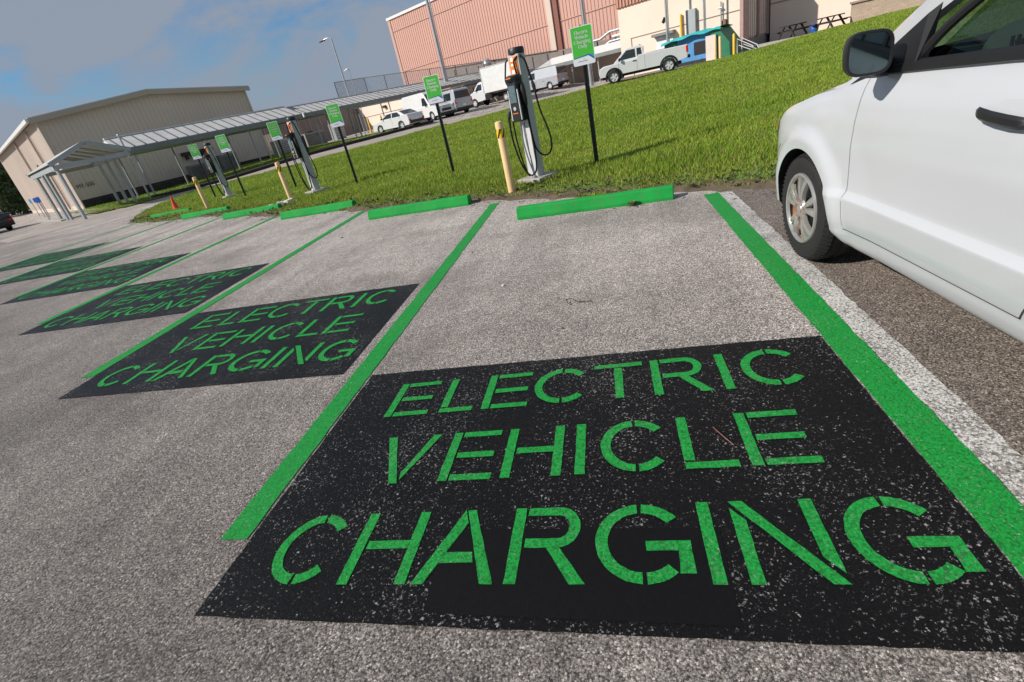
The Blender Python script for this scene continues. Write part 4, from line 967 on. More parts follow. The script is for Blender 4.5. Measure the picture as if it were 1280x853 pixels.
# wheel housings
for s_ in (-1, 1):
    for ay in (0, -3.08):
        q = MB(); n = 22; pts = []
        for i in range(n+1):
            a = rad(-25+230*i/n); c, d = math.cos(a), math.sin(a)
            xo = side_x(ay+.385*c, .335+.385*d)*plan(ay+.385*c)
            pts += [(s_*(xo-.004), ay+.387*c, .335+.387*d), (s_*(xo-.03), ay+.392*c, .335+.392*d), (s_*.60, ay+.40*c, .335+.40*d), (s_*.58, ay, .335)]
        q.add(pts, [(4*i+j, 4*i+4+j, 4*i+5+j, 4*i+1+j) for i in range(n) for j in range(3)]); q.build('wheel_housing', 'black_plastic', VAN, smooth=True)
def ribbon(path, w, name, mt, dx=.0016, par=VAN, side=-1):
    """thin strip lying on the body side along (y, z) path"""
    q = MB(); P = [np.array(p, float) for p in path]; D = []
    for a, c in zip(P[:-1], P[1:]):
        m_ = max(1, int(np.hypot(*(c-a))/.025)); D += [a+(c-a)*i/m_ for i in range(m_)]
    D.append(P[-1]); pts = []
    for i, p in enumerate(D):
        t = D[min(i+1, len(D)-1)]-D[max(i-1, 0)]; t = t/np.hypot(*t); n_ = np.array([-t[1], t[0]])
        for g in (-1, 1):
            e = p+n_*g*w/2; pts.append((side*(side_x(*e)*plan(e[0])+dx), e[0], e[1]))
    q.add(pts, [(2*i, 2*i+1, 2*i+3, 2*i+2) for i in range(len(D)-1)]); return q.build(name, mt, par, fixn=True)
for s_ in (-1, 1):
    ribbon([(-.50, .338), (-.505, .52), (-.52, .75), (-.53, 1.05), (-.54, 1.10)], .0035, 'door_gap', 'seam_light', side=s_)
    ribbon([(-.50, .338), (-1.70, .338)], .006, 'sill_gap', 'seam', side=s_)
    ribbon([(-1.70, .338), (-1.735, .40), (-1.74, .75), (-1.76, 1.10)], .007, 'door_gap', 'seam', side=s_)
    ribbon([(-1.75, .338), (-2.62, .338), (-2.70, .55), (-2.72, .8), (-2.78, 1.10)], .007, 'door_gap', 'seam', side=s_)
    ribbon([(-1.78, .88), (-4.0, .88)], .014, 'door_track', 'seam', side=s_)
    ribbon([(.47, .27), (.50, .42), (.56, .60), (.40, .70)], .005, 'bumper_gap', 'seam', side=s_)
    # black belt strip under the windows
    q = MB(); pts = []
    ysb = np.linspace(-.50, -4.0, 60)
    for y in ysb:
        dzb = ztop(y)-1.13
        for z, o_ in ((1.098, .004), (1.104, .014), (1.136, .012), (1.146, -.01)): pts.append((s_*(side_x(y, min(z+dzb, 1.13))*plan(y)+o_), y, z+dzb))
    q.add(pts, [(4*i+j, 4*i+4+j, 4*i+5+j, 4*i+1+j) for i in range(59) for j in range(3)]); q.build('belt_trim', 'black_plastic', VAN, smooth=True)
    q = MB(); q.sheet([(s_*(side_x(y_, z_)*plan(y_)+o_), y_, z_) for y_, z_, o_ in ((-.37, 1.066, .003), (-.50, 1.098, .006), (-.62, 1.104, .012), (-.62, 1.15, .006), (-.50, 1.128, .004))]); q.build('belt_tip', 'black_plastic', VAN)
    # door handle with its scooped recess
    for yh in (-1.47, -1.98):
        q = MB(); n = 20; pts = [(0, 0)]; vs = []
        for i in range(n):
            a = 2*math.pi*i/n; yy, zz = yh+.105*math.cos(a), .99+.048*math.sin(a); vs.append((s_*(side_x(yy, zz)+.0022), yy, zz))
        vs.append((s_*(side_x(yh, .99)-.0), yh, .985)); q.add([(p[0], p[1], p[2]) for p in vs], [(i, (i+1) % n, n) for i in range(n)])
        q.build('handle_recess', 'car_white', VAN, smooth=True)
        q = MB(); rr_ = []
        for i, (dy, hh, ox_) in enumerate(((.125, .010, .008), (.118, .017, .020), (.09, .021, .034), (.03, .021, .042), (-.04, .021, .042), (-.09, .020, .036), (-.118, .016, .022), (-.125, .010, .008))):
            for z_, xo in ((-hh, ox_-.006), (-hh*.5, ox_+.004), (hh*.5, ox_+.004), (hh, ox_-.006), (hh*.4, ox_-.016), (-hh*.4, ox_-.016)):
                rr_.append((s_*(side_x(yh, .985)+xo), yh+dy, .985+z_+dy*.10))
        q.add(rr_, [(i*6+j, (i+1)*6+j, (i+1)*6+(j+1) % 6, i*6+(j+1) % 6) for i in range(7) for j in range(6)]+[(0, 1, 2, 3, 4, 5), tuple(range(47, 41, -1))])
        q.build('door_handle', 'black_plastic', VAN, smooth=True)
    # headlamp and indicator wrapping round the corner
    q = MB(); pts = []
    for y in np.linspace(.93, .50, 12):
        zt_ = ztop(y)-.055; h_ = .17*(1-.55*(.93-y)/.43)
        for f in (0, .5, 1):
            z = zt_-h_*f; pts.append((s_*(side_x(y, z)*plan(y)+.006), y, z))
    q.add(pts, [(3*i+j, 3*i+3+j, 3*i+4+j, 3*i+1+j) for i in range(11) for j in range(2)]); q.build('headlight', 'lens', VAN, smooth=True)
    q = MB(); pts = []
    for y in np.linspace(.66, .50, 6):
        zt_ = ztop(y)-.055; h_ = .17*(1-.55*(.93-y)/.43)
        for f in (.35, 1):
            z = zt_-h_*f; pts.append((s_*(side_x(y, z)*plan(y)+.010), y, z))
    q.add(pts, [(2*i, 2*i+2, 2*i+3, 2*i+1) for i in range(5)]); q.build('indicator', 'amber', VAN)
    q = MB(); q.box((s_*.80, -4.12, 1.02), (.16, .12, .5)); q.build('taillight', 'tail_red', VAN, bevel=.02)
    # mirror: black triangle foot, arm and shell with a glass facing back
    q = MB(); xa = side_x(-.6, 1.13)
    q.add([(s_*(xa+.012), -.50, 1.135), (s_*(xa+.012), -.86, 1.135), (s_*(xa-.02), -.86, 1.33), (s_*(xa-.02), -.50, 1.135), (s_*(xa-.045), -.90, 1.36), (s_*(xa-.04), -.86, 1.135)], [(0, 1, 2, 4), (0, 4, 3), (1, 5, 4, 2)])
    q.build('mirror_foot_panel', 'black_plastic', VAN)
    mir = bpy.data.objects.new('side_mirror', None); S.collection.objects.link(mir); mir.parent = VAN; mir.location = (s_*1.065, -.745, 1.222); mir.rotation_euler = (0, 0, s_*rad(10))
    q = MB(); n = 24; secs = [(.075, .45), (.062, .80), (.025, .97), (-.02, 1.03), (-.040, 1.03), (-.050, 1.0)]
    def mshape(a, f):
        c, d = math.cos(a), math.sin(a); e = 2/3.6
        x = .088*abs(c)**e*(1 if c > 0 else -1); z = .088*abs(d)**e*(1 if d > 0 else -1)
        x *= s_; z += .10*(-s_*x)*-1*.5
        return x*f, z*f*(1.0)
    for y_, f in secs:
        for i in range(n): x, z = mshape(2*math.pi*i/n, f); q.v.append((x, y_, z))
    q.f += [(i*n+j, i*n+(j+1) % n, (i+1)*n+(j+1) % n, (i+1)*n+j) for i in range(len(secs)-1) for j in range(n)]+[tuple(range(n))]
    for i in range(n): x, z = mshape(2*math.pi*i/n, .90); q.v.append((x, -.050, z))
    for i in range(n): x, z = mshape(2*math.pi*i/n, .88); q.v.append((x, -.040, z))
    L5 = len(secs)*n-n
    q.f += [(L5+j, L5+(j+1) % n, L5+n+(j+1) % n, L5+n+j) for j in range(n)]+[(L5+n+j, L5+n+(j+1) % n, L5+2*n+(j+1) % n, L5+2*n+j) for j in range(n)]
    q.build('mirror_shell', 'black_plastic', mir, smooth=True)
    q = MB()
    for i in range(n): x, z = mshape(2*math.pi*i/n, .885); q.v.append((x, -.042, z))
    q.f.append(tuple(range(n))); q.build('mirror_glass', 'mirror', mir)
    q = MB(); q.tube([(s_*.93, -.66, 1.145), (s_*1.0, -.69, 1.15), (s_*1.05, -.72, 1.175)], [.042, .034, .03], 12); q.build('mirror_arm', 'black_plastic', VAN, smooth=True)
# greenhouse: roof, pillars, glass
b = MB(); ys = [-1.42, -1.50, -1.75, -2.2, -2.8, -3.4, -3.85, -4.02]; zc = [1.60, 1.655, 1.70, 1.735, 1.745, 1.73, 1.70, 1.66]; pr = []
for y, z in zip(ys, zc):
    for x, dz in ((-.79, -.14), (-.765, -.09), (-.73, -.045), (-.66, -.015), (-.4, 0), (0, .008), (.4, 0), (.66, -.015), (.73, -.045), (.765, -.09), (.79, -.14)): pr.append((x, y, z+dz))
m_ = 11; b.add(pr, [(i*m_+j, (i+1)*m_+j, (i+1)*m_+j+1, i*m_+j+1) for i in range(len(ys)-1) for j in range(m_-1)]); b.build('roof', 'car_white', VAN, smooth=True)
def pillar(a, c, w0, w1, th, name, mt):
    """a, c lower and upper centre; w along y"""
    for s_ in (-1, 1):
        q = MB(); vs = []
        for (x, y, z), w in ((a, w0), (c, w1)):
            vs += [(s_*x, y-w/2, z), (s_*x, y+w/2, z), (s_*(x-th), y+w/2, z), (s_*(x-th), y-w/2, z)]
        q.add(vs, [(3, 2, 1, 0), (4, 5, 6, 7), (0, 1, 5, 4), (1, 2, 6, 5), (2, 3, 7, 6), (3, 0, 4, 7)]); q.build(name, mt, VAN, bevel=.008)
for s_ in (-1, 1):
    q = MB(); path = smooth_path([(s_*.885, -.36, 1.10), (s_*.84, -.72, 1.32), (s_*.795, -1.10, 1.49), (s_*.745, -1.50, 1.60)], 6)
    for i, p in enumerate(path):
        for dx_, dy_, dz_ in ((.028, -.02, -.05), (.034, .02, -.005), (0, .045, .03), (-.05, .05, .02), (-.04, -.01, -.045)): q.v.append((p.x+s_*dx_, p.y+dy_, p.z+dz_))
    n_ = len(path); q.f += [(i*5+j, (i+1)*5+j, (i+1)*5+(j+1) % 5, i*5+(j+1) % 5) for i in range(n_-1) for j in range(5)]; q.build('front_pillar', 'car_white', VAN, smooth=True)
    q = MB(); path2 = smooth_path([(s_*.905, -.80, 1.13), (s_*.875, -.97, 1.28), (s_*.83, -1.22, 1.42), (s_*.78, -1.6, 1.545), (s_*.77, -1.80, 1.56)], 6)
    q.tube(path2, .019, 8); q.build('window_frame', 'black_plastic', VAN, smooth=True)
pillar((.905, -1.79, 1.13), (.775, -1.86, 1.60), .10, .09, .03, 'middle_pillar', 'black_plastic')
pillar((.905, -2.85, 1.13), (.775, -2.86, 1.62), .08, .08, .03, 'middle_pillar', 'black_plastic')
pillar((.895, -3.96, 1.12), (.77, -3.86, 1.62), .34, .24, .03, 'rear_pillar', 'car_white')
def gx(z): return .905-(z-1.13)*.29
for s_ in (-1, 1):
    for pl, nm in (([(-.86, 1.13), (-1.74, 1.13), (-1.82, 1.575), (-1.55, 1.55), (-1.20, 1.43)], 'front_side_window'), ([(-1.84, 1.13), (-2.81, 1.13), (-2.82, 1.59), (-1.90, 1.585)], 'sliding_door_window'), ([(-2.89, 1.13), (-3.79, 1.13), (-3.74, 1.58), (-2.90, 1.59)], 'rear_side_window')):
        q = MB(); q.sheet([(s_*(gx(z)-.008), y, z) for y, z in pl]); q.build(nm, 'glass' if 'front' in nm else 'far_glass', VAN)
q = MB(); pts = []
for i in range(9):
    f = i/8; y = -.34+(-1.46+.34)*f; z = 1.12+(1.60-1.12)*f-(.02*math.sin(f*math.pi)*-1)
    for j in range(9):
        g = -1+2*j/8; hwid = .86+(.70-.86)*f; pts.append((g*hwid, y+.14*(1-g*g)*(1-f*.6), z))
q.add(pts, [(i*9+j, (i+1)*9+j, (i+1)*9+j+1, i*9+j+1) for i in range(8) for j in range(8)]); q.build('windshield', 'glass', VAN, smooth=True)
q = MB(); q.add([(-.74, -4.10, 1.15), (.74, -4.10, 1.15), (.68, -4.0, 1.58), (-.68, -4.0, 1.58)], [(0, 1, 2, 3)]); q.build('rear_window', 'far_glass', VAN)
# cabin
q = MB(); q.box((0, -2.2, .42), (1.66, 3.6, .04)); q.build('cabin_floor', 'interior', VAN)
q = MB(); secs = [(-.40, 1.08, .80), (-.62, 1.17, .80), (-.86, 1.20, .78), (-1.02, 1.16, .74), (-1.08, .98, .62), (-1.02, .70, .55)]
for s_, x in ((0, -.82), (1, -.5), (2, 0), (3, .5), (4, .82)):
    for y, z, lo in secs: q.v.append((x, y, z+(.02 if x == -.5 and y < -.7 else 0)))
q.f += [(i*6+j, (i+1)*6+j, (i+1)*6+j+1, i*6+j+1) for i in range(4) for j in range(5)]; q.build('dashboard', 'interior', VAN, smooth=True)
q = MB(); n = 14; vs = [(-.71+.0, -1.075, 1.15)]
for i in range(n+1): a = rad(180-170*i/n); vs.append((-.70+.13*math.cos(a), -1.085-.0*i, 1.15+.10*math.sin(a)))
q.add(vs, [(0, i, i+1) for i in range(1, n+1)]); vo_ = q.build('air_vent', 'interior_grey', VAN)
q = MB()
for i in range(4): q.box((-.73+i*.022, -1.092, 1.175), (.008, .01, .045))
q.build('vent_slats', 'black_plastic', vo_)
sw = bpy.data.objects.new('steering_wheel', None); S.collection.objects.link(sw); sw.parent = VAN; sw.location = (-.40, -1.27, 1.16); sw.rotation_euler = (rad(66), 0, 0)
q = MB(); q.tube([(.19*math.cos(t*math.pi/16), .19*math.sin(t*math.pi/16), 0) for t in range(33)], .017, 10); q.build('rim', 'black_plastic', sw, smooth=True)
q = MB(); q.cyl((0, 0, -.03), (0, 0, .02), .07, .06, 18); q.bar((-.18, .0, 0), (.18, .0, 0), .035, .014); q.bar((0, 0, 0), (0, -.18, 0), .03, .012); q.build('hub', 'black_plastic', sw)
q = MB(); q.tube(smooth_path([(-.64, -1.0, 1.17), (-.50, -1.06, 1.26), (-.40, -1.07, 1.28), (-.29, -1.06, 1.26), (-.16, -1.0, 1.17)], 6), .02, 8); q.build('instrument_hood', 'black_plastic', VAN, smooth=True)
for sx in (-.42, .42):
    q = MB(); q.box((sx, -1.72, .66), (.52, .55, .18), rx=.08); q.build('seat', 'interior', VAN, bevel=.05)
    q = MB(); q.box((sx, -2.04, 1.02), (.50, .14, .68), rx=-.18); q.build('seat_backrest', 'interior', VAN, bevel=.05)
    q = MB(); q.box((sx, -2.15, 1.44), (.26, .09, .17), rx=-.12); q.build('headrest', 'interior', VAN, bevel=.04)
q = MB(); q.box((0, -3.0, .95), (1.3, .16, .7), rx=-.2); q.box((0, -2.75, .6), (1.3, .5, .16)); q.build('rear_bench', 'interior', VAN, bevel=.04)
q = MB(); q.box((0, -1.8, .22), (1.5, 4.4, .14)); q.build('underbody', 'black_plastic', VAN)
# wheels with worn silver hubcaps
def van_wheel(x, y, side):
    e = bpy.data.objects.new('wheel', None); S.collection.objects.link(e); e.parent = VAN; e.location = (x, y, .343); e.scale = (1.08, 1.025, 1.025)
    b = MB(); n = 72; rr = .335; prof = [(.112, .215), (.118, .235), (.121, .26), (.119, .285), (.110, .307), (.098, .320), (.086, .3285), (.060, .334), (.055, .326), (.048, .326), (.043, .335), (.012, .336), (.008, .328), (-.008, .328), (-.012, .336), (-.043, .335), (-.048, .326), (-.055, .326), (-.060, .334), (-.086, .3285), (-.110, .307), (-.121, .26), (-.112, .215)]
    b.lathe([(a*side, r_) for a, r_ in prof], 'X', n)
    for i in range(64):     # shoulder tread blocks
        a = 2*math.pi*i/64; c, d = math.cos(a), math.sin(a)
        for sx in (1, -1): b.bar((sx*.112, c*.309, d*.309), (sx*.064, c*.3355, d*.3355), .014, .010, up=(0, c, d))
    b.build('tyre', 'rubber', e, smooth=True)
    s = side; b = MB()
    b.lathe([(s*.070, 0), (s*.075, .20), (s*.100, .210), (s*.114, .216)], 'X', 48); b.build('rim', 'rust', e, smooth=True)
    b = MB(); b.lathe([(s*.108, .192), (s*.122, .198), (s*.126, .206), (s*.122, .215), (s*.112, .219)], 'X', 60)
    b.lathe([(s*.126, 0), (s*.126, .022), (s*.120, .026), (s*.121, .05), (s*.108, .060)], 'X', 40)
    hc = b.build('hubcap', 'hubcap', e, smooth=True)
    b = MB()
    for i in range(5):
        a0 = 2*math.pi*i/5+.35
        for da, w0, w1 in ((-.215, .026, .050), (.215, .026, .050)):
            n2 = 6; vs = []
            for j in range(n2+1):
                f = j/n2; r_ = .040+(.202-.040)*f; a = a0+da*(.55+.62*f); w = w0+(w1-w0)*f; c, d = math.cos(a), math.sin(a); px, py = -d, c
                xo = .118+.010*math.sin(f*math.pi)-.004*f
                for g, xx in ((-1, -.022), (-.8, 0), (0, .004), (.8, 0), (1, -.022)): vs.append((s*(xo+xx), r_*c+px*w/2*g, r_*d+py*w/2*g))
            b.add(vs, [(j*5+k_, (j+1)*5+k_, (j+1)*5+k_+1, j*5+k_+1) for j in range(n2) for k_ in range(4)])
    b.build('hubcap_spokes', 'hubcap', hc, smooth=True)
    b = MB()
    for i in range(5):
        a = 2*math.pi*i/5+.35; c, d = math.cos(a), math.sin(a); b.cyl((s*.112, c*.057, d*.057), (s*.127, c*.057, d*.057), .0125, .011, 12)
    b.build('wheel_nuts', 'rust', hc)
    b = MB(); b.lathe([(s*.0795, .0), (s*.0795, .165)], 'X', 30); b.build('brake_shadow', 'black_plastic', e)
for side in (-1, 1):
    van_wheel(side*.872, 0, side); van_wheel(side*.872, -3.08, side)

# ================================================================== BUILDINGS
def uvp(u, v, z): return UV(u, v, z)
def uvbox(b, u0, u1, v0, v1, z0, z1):
    P = [(u0, v0), (u1, v0), (u1, v1), (u0, v1)]
    vs = [uvp(a, c, z0) for a, c in P]+[uvp(a, c, z1) for a, c in P]
    return b.add(vs, [(3, 2, 1, 0), (4, 5, 6, 7), (0, 1, 5, 4), (1, 2, 6, 5), (2, 3, 7, 6), (3, 0, 4, 7)])
def uvsheet(b, pts): return b.sheet([uvp(*p) for p in pts])
def root(name, label, cat, u, v, z=0, group=None):
    x, y, _ = UV(u, v); return empty(name, label, cat, (x, y, z), 0, group)
def child(b, name, mt, r, **kw):
    o = b.build(name, mt, None, **kw); o.parent = r; o.matrix_parent_inverse = Matrix.Translation(-Vector(r.location)); return o
# hangar
r = root('hangar', 'large beige metal hangar with low gable at the left, one wall in shade', 'building', 46.4, 7.66)
u0, u1, v0, v1 = 46.4, 78.0, 7.66, 22.1; ze, zr = 6.05, 6.72; vm = (v0+v1)/2
b = MB(); uvbox(b, u0, u1, v0, v1, 0, ze)
P = [(v0, ze), (vm, zr), (v1, ze)]
for uu in (u0, u1): uvsheet(b, [(uu, a, z) for a, z in P])
child(b, 'wall', 'beige', r)
b = MB()
for a, c in (((v0-.35, ze-.02), (vm, zr+.06)), ((v1+.35, ze-.02), (vm, zr+.06))):
    vs = [uvp(u0-.35, a[0], a[1]+.03), uvp(u1+.3, a[0], a[1]+.03), uvp(u1+.3, c[0], c[1]+.03), uvp(u0-.35, c[0], c[1]+.03)]
    vs += [(p[0], p[1], p[2]+.12) for p in vs]; b.add(vs, [(3, 2, 1, 0), (4, 5, 6, 7), (0, 1, 5, 4), (1, 2, 6, 5), (2, 3, 7, 6), (3, 0, 4, 7)])
rf = child(b, 'roof', 'roof_pan', r)
b = MB(); b.bar(uvp(u0-.38, v0-.35, ze-.10), uvp(u0-.38, vm, zr-.02), .06, .30); b.bar(uvp(u0-.38, vm, zr-.02), uvp(u0-.38, v1+.35, ze-.10), .06, .30); child(b, 'rake_trim', 'beige_dark', r)
b = MB(); b.bar(uvp(u0-.3, v0-.42, ze-.02), uvp(u1, v0-.42, ze-.02), .16, .22); child(b, 'gutter', 'white_metal', r)
b = MB(); a = v0+.25
while a < v1:
    zt = ze+(zr-ze)*(1-abs(a-vm)/(vm-v0)); b.bar(uvp(u0-.004, a, .5), uvp(u0-.004, a, zt-.02), .05, .010); a += .30
child(b, 'cladding_ribs', 'beige', r)
b = MB(); a = u0+.3
while a < u1: b.bar(uvp(a, v0-.008, .3), uvp(a, v0-.008, ze-.1), .05, .016); a += .30
child(b, 'cladding_ribs', 'beige', r)
for a in (u0+5.2, u0+13.5): b = MB(); b.cyl(uvp(a, v0-.12, .1), uvp(a, v0-.12, ze-.1), .07, n=10); child(b, 'downpipe', 'beige_dark', r)
b = MB(); b.bar(uvp(u0-.02, v0, 0), uvp(u0-.02, v0, ze), .14, .14); b.bar(uvp(u0-.02, v1, 0), uvp(u0-.02, v1, ze), .14, .14); child(b, 'corner_trim', 'beige', r)
b = MB(); uvbox(b, u0-.07, u0+.1, v0, v1, 0, .62); child(b, 'plinth', 'plinth', r)
# building number
vs, fs = text_mesh('M7-505', .36); q = MB(); q.add([uvp(u0-.085, v0+.75+x, 1.42+y) for x, y, z in vs], fs); child(q, 'lettering', 'black_band', r, fixn=False, label='dark building number on the shaded wall')
# air conditioners and vents on the shaded wall
for i, (a, z, w, h) in enumerate(((15.6, .30, 1.2, .95), (18.2, .30, 1.3, 1.2))):
    rr_ = root('air_conditioner', ['low grey air conditioner at the foot of the shaded hangar wall, nearer one', 'taller dark air conditioner farther along the shaded hangar wall'][i], 'air conditioner', u0-.9, a, 0, 'air conditioners by the hangar')
    q = MB(); uvbox(q, u0-1.3, u0-.45, a-w/2, a+w/2, .12+z-.2, z+h); child(q, 'housing', 'block', rr_, bevel=.03)
    q = MB(); 
    for k in range(7): q.bar(uvp(u0-1.32, a-w/2+.08, z+.05+k*h/8), uvp(u0-1.32, a+w/2-.08, z+.05+k*h/8), .03, .03)
    child(q, 'louvres', 'plinth', rr_)
q = MB(); uvbox(q, u0-.35, u0-.05, 15.2, 17.6, 2.0, 2.25); 
for k in range(4): uvbox(q, u0-.33, u0-.08, 15.4+k*.6, 15.6+k*.6, 1.7, 2.0)
tag(q.build('pipe_rack', 'plinth'), 'dark pipe bracket on the shaded hangar wall above the air conditioner', 'pipe rack')

# covered walkway running away behind the verge
def walkway(label, ua, ub, va, vb, zr0, h_e=2.62, cols=(), rib=.62):
    r = root('covered_walkway', label, 'walkway', (ua+ub)/2, va)
    um = (ua+ub)/2; ze_ = zr0+h_e
    def slab(a, c, za, zc, th=.07):
        b = MB(); vs = [uvp(a, va, za), uvp(a, vb, za), uvp(c, vb, zc), uvp(c, va, zc)]; vs += [(p[0], p[1], p[2]+th) for p in vs]
        b.add(vs, [(3, 2, 1, 0), (4, 5, 6, 7), (0, 1, 5, 4), (1, 2, 6, 5), (2, 3, 7, 6), (3, 0, 4, 7)]); return b
    rise = .78
    child(slab(ua-.15, um, ze_+.26, ze_+.26+rise), 'roof', 'roof_pan', r); child(slab(um, ub+.15, ze_+.26+rise, ze_+.26), 'roof', 'roof_pan', r)
    b = MB(); a = va+.2
    while a < vb:
        b.bar(uvp(ua-.17, a, ze_+.26+.085), uvp(um, a, ze_+.26+rise+.085), .055, .05, up=(0, 0, 1)); a += rib
    child(b, 'standing_seams', 'roof_gap', r)
    b = MB(); b.bar(uvp(um, va, ze_+.26+rise+.09), uvp(um, vb, ze_+.26+rise+.09), .25, .07); child(b, 'ridge_cap', 'white_metal', r)
    b = MB(); uvbox(b, ua-.22, ua-.10, va, vb, ze_, ze_+.30); uvbox(b, ub+.10, ub+.22, va, vb, ze_, ze_+.30); child(b, 'fascia', 'fascia', r)
    b = MB(); uvbox(b, ua-.10, ub+.10, va+.02, vb-.02, ze_+.02, ze_+.05); child(b, 'soffit', 'soffit', r)
    for vv_ in (va, vb):
        b = MB(); uvsheet(b, [(ua-.2, vv_, ze_+.06), (ub+.2, vv_, ze_+.06), (ub+.2, vv_, ze_+.30), (um, vv_, ze_+.34+rise), (ua-.2, vv_, ze_+.30)]); child(b, 'gable_end', 'white_metal', r)
    for a in cols:
        for uu in (ua+.15, ub-.15):
            x, y, _ = UV(uu, a); b = MB(); b.cyl((x, y, tz(x, y)-.1), (x, y, ze_+.02), .055, n=12); child(b, 'column', 'grey_steel', r, smooth=True)
    return r
walkway('low covered walkway with white ribbed roof in front of the hangar wall', 37.0, 41.4, 9.3, 21.3, .02, cols=(10.0, 13.3, 17.2, 20.6))
walkway('covered walkway with white ribbed roof continuing behind the parked white vehicles', 43.0, 47.4, 24.7, 57, .27, cols=(25.7, 29.3, 33.0, 37, 41, 45, 49, 53))
# entrance shelter with a gable towards the lot
r = root('entrance_shelter', 'open gabled shelter on slim columns before the lit hangar wall', 'shelter', 34.5, 7)
ua, ub, va, vb, ze_ = 31.2, 40.2, 5.2, 8.35, 2.50; vm = (va+vb)/2; rise = .68
for a, c in ((va-.15, vm), (vb+.15, vm)):
    b = MB(); vs = [uvp(ua, a, ze_+.18), uvp(ub, a, ze_+.18), uvp(ub, c, ze_+.18+rise), uvp(ua, c, ze_+.18+rise)]; vs += [(p[0], p[1], p[2]+.06) for p in vs]
    b.add(vs, [(3, 2, 1, 0), (4, 5, 6, 7), (0, 1, 5, 4), (1, 2, 6, 5), (2, 3, 7, 6), (3, 0, 4, 7)]); child(b, 'roof', 'roof_pan', r)
b = MB()
for uu in (ua, ub): 
    b.bar(uvp(uu-.03, va-.15, ze_+.14), uvp(uu-.03, vm, ze_+.14+rise), .08, .20); b.bar(uvp(uu-.03, vb+.15, ze_+.14), uvp(uu-.03, vm, ze_+.14+rise), .08, .20)
    b.bar(uvp(uu-.03, va, ze_), uvp(uu-.03, vb, ze_), .12, .20)
b.bar(uvp(ua, va, ze_), uvp(ub, va, ze_), .12, .20); b.bar(uvp(ua, vb, ze_), uvp(ub, vb, ze_), .12, .20); child(b, 'roof_beams', 'grey_steel', r)
b = MB(); 
for i in range(1, 5): uu = ua+(ub-ua)*i/5; b.bar(uvp(uu, va, ze_+.10), uvp(uu, vm, ze_+.06+rise), .06, .08); b.bar(uvp(uu, vb, ze_+.10), uvp(uu, vm, ze_+.06+rise), .06, .08)
child(b, 'rafters', 'grey_steel', r)
for uu, a in ((31.3, 5.25), (34.9, 5.2), (36.1, 5.2), (38.5, 5.2), (34.5, 8.3), (36.4, 8.3), (38.5, 8.3)):
    b = MB(); b.bar(uvp(uu, a, 0), uvp(uu, a, ze_), .13, .13); child(b, 'column', 'grey_steel', r, bevel=.01)
b = MB(); x, y, _ = UV(34.3, 9.0); b.cyl((x, y, 0), (x, y, 3.55), .05, n=12); b.cyl((x, y, 3.55), (x, y, 3.60), .065, .04, 12)
tag(b.build('steel_post', 'galv', smooth=True), 'tall slim steel post standing beside the entrance shelter, poking above its roof', 'post')
# handicap and other small signs left of the shelter
def small_sign(u, v, h, label, mt, shape='rect'):
    r = root('small_sign', label, 'sign', u, v); x, y, _ = UV(u, v)
    b = MB(); b.cyl((x, y, 0), (x, y, h), .03, n=8); child(b, 'post', 'galv', r)
    q = MB()
    if shape == 'rect': q.box((x, y-.04, h-.2), (.22, .02, .32), VZ+.6)
    else: q.cyl((x-.01, y-.05, h-.15), (x+.01, y-.02, h-.15), .26, n=20)
    child(q, 'sign_plate', mt, r, bevel=.005)
for i, (u_, v_, lab) in enumerate(((41.5, 5.0, 'blue sign on a post just behind the shelter columns'), (46.5, 5.6, 'blue sign on a short post left of the shelter, before the lit wall'), (52, 5.9, 'blue sign on a post, second from the dark trees'), (58, 6.2, 'pale blue sign on a post nearest the dark trees'))):
    small_sign(u_, v_, 1.5, lab, 'sign_blue' if i < 3 else 'sign_lblue')
small_sign(49.5, 3.6, 1.75, 'round teal green sign behind the dark saloon car', 'teal', 'round')
b = MB(); x, y, _ = UV(44, 6.2); b.cyl((x, y, 0), (x, y, 1.5), .04, n=8); b.cyl((x+.02, y, 3.0), (x+.02, y, 3.3), .12, .02, 8); b.cyl((x+.02, y, 1.5), (x+.02, y, 3.0), .025, n=8)
tag(b.build('beacon_pole', 'rustpipe'), 'thin pole with dark red head rising behind the shelter roof', 'pole')
b = MB(); uvbox(b, 45.4, 46.2, 9.4, 16.5, 0, .5); tag(b.build('kerb_wall', 'plinth', bevel=.03), 'low dark retaining kerb along the shaded hangar wall', 'kerb wall')
b = MB(); uvbox(b, 36.5, 47, 4.9, 7.4, 0, .06); structure(b.build('pavement', 'concrete'))

# light poles
def light_pole(u, v, h, label, arm=1.3, r0=.11, hd='black_plastic', adir=(0.6, .3)):
    r = root('light_pole', label, 'street lamp', u, v); x, y, _ = UV(u, v)
    b = MB(); b.cyl((x, y, 0), (x, y, h), r0, r0*.6, 12); child(b, 'pole', 'galv', r, smooth=True)
    ax, ay = U*adir[0]-V*adir[1]
    b = MB(); b.tube(smooth_path([(x, y, h-.1), (x+ax*.4*arm, y+ay*.4*arm, h+.08), (x+ax*arm, y+ay*arm, h+.02)], 5), .05, 8); child(b, 'arm', 'galv', r, smooth=True)
    b = MB(); b.bar((x+ax*arm*.8, y+ay*arm*.8, h+.0), (x+ax*arm*1.5, y+ay*arm*1.5, h-.05), .22, .10); child(b, 'lamp_head', hd, r, bevel=.03)
light_pole(46, 31.7, 9.0, 'tall street lamp with bent arm rising behind the walkway against the sky', 1.3)
light_pole(52, 36.6, 6.9, 'smaller street lamp with pale head, right of the taller one', .6, .06, 'white_metal')

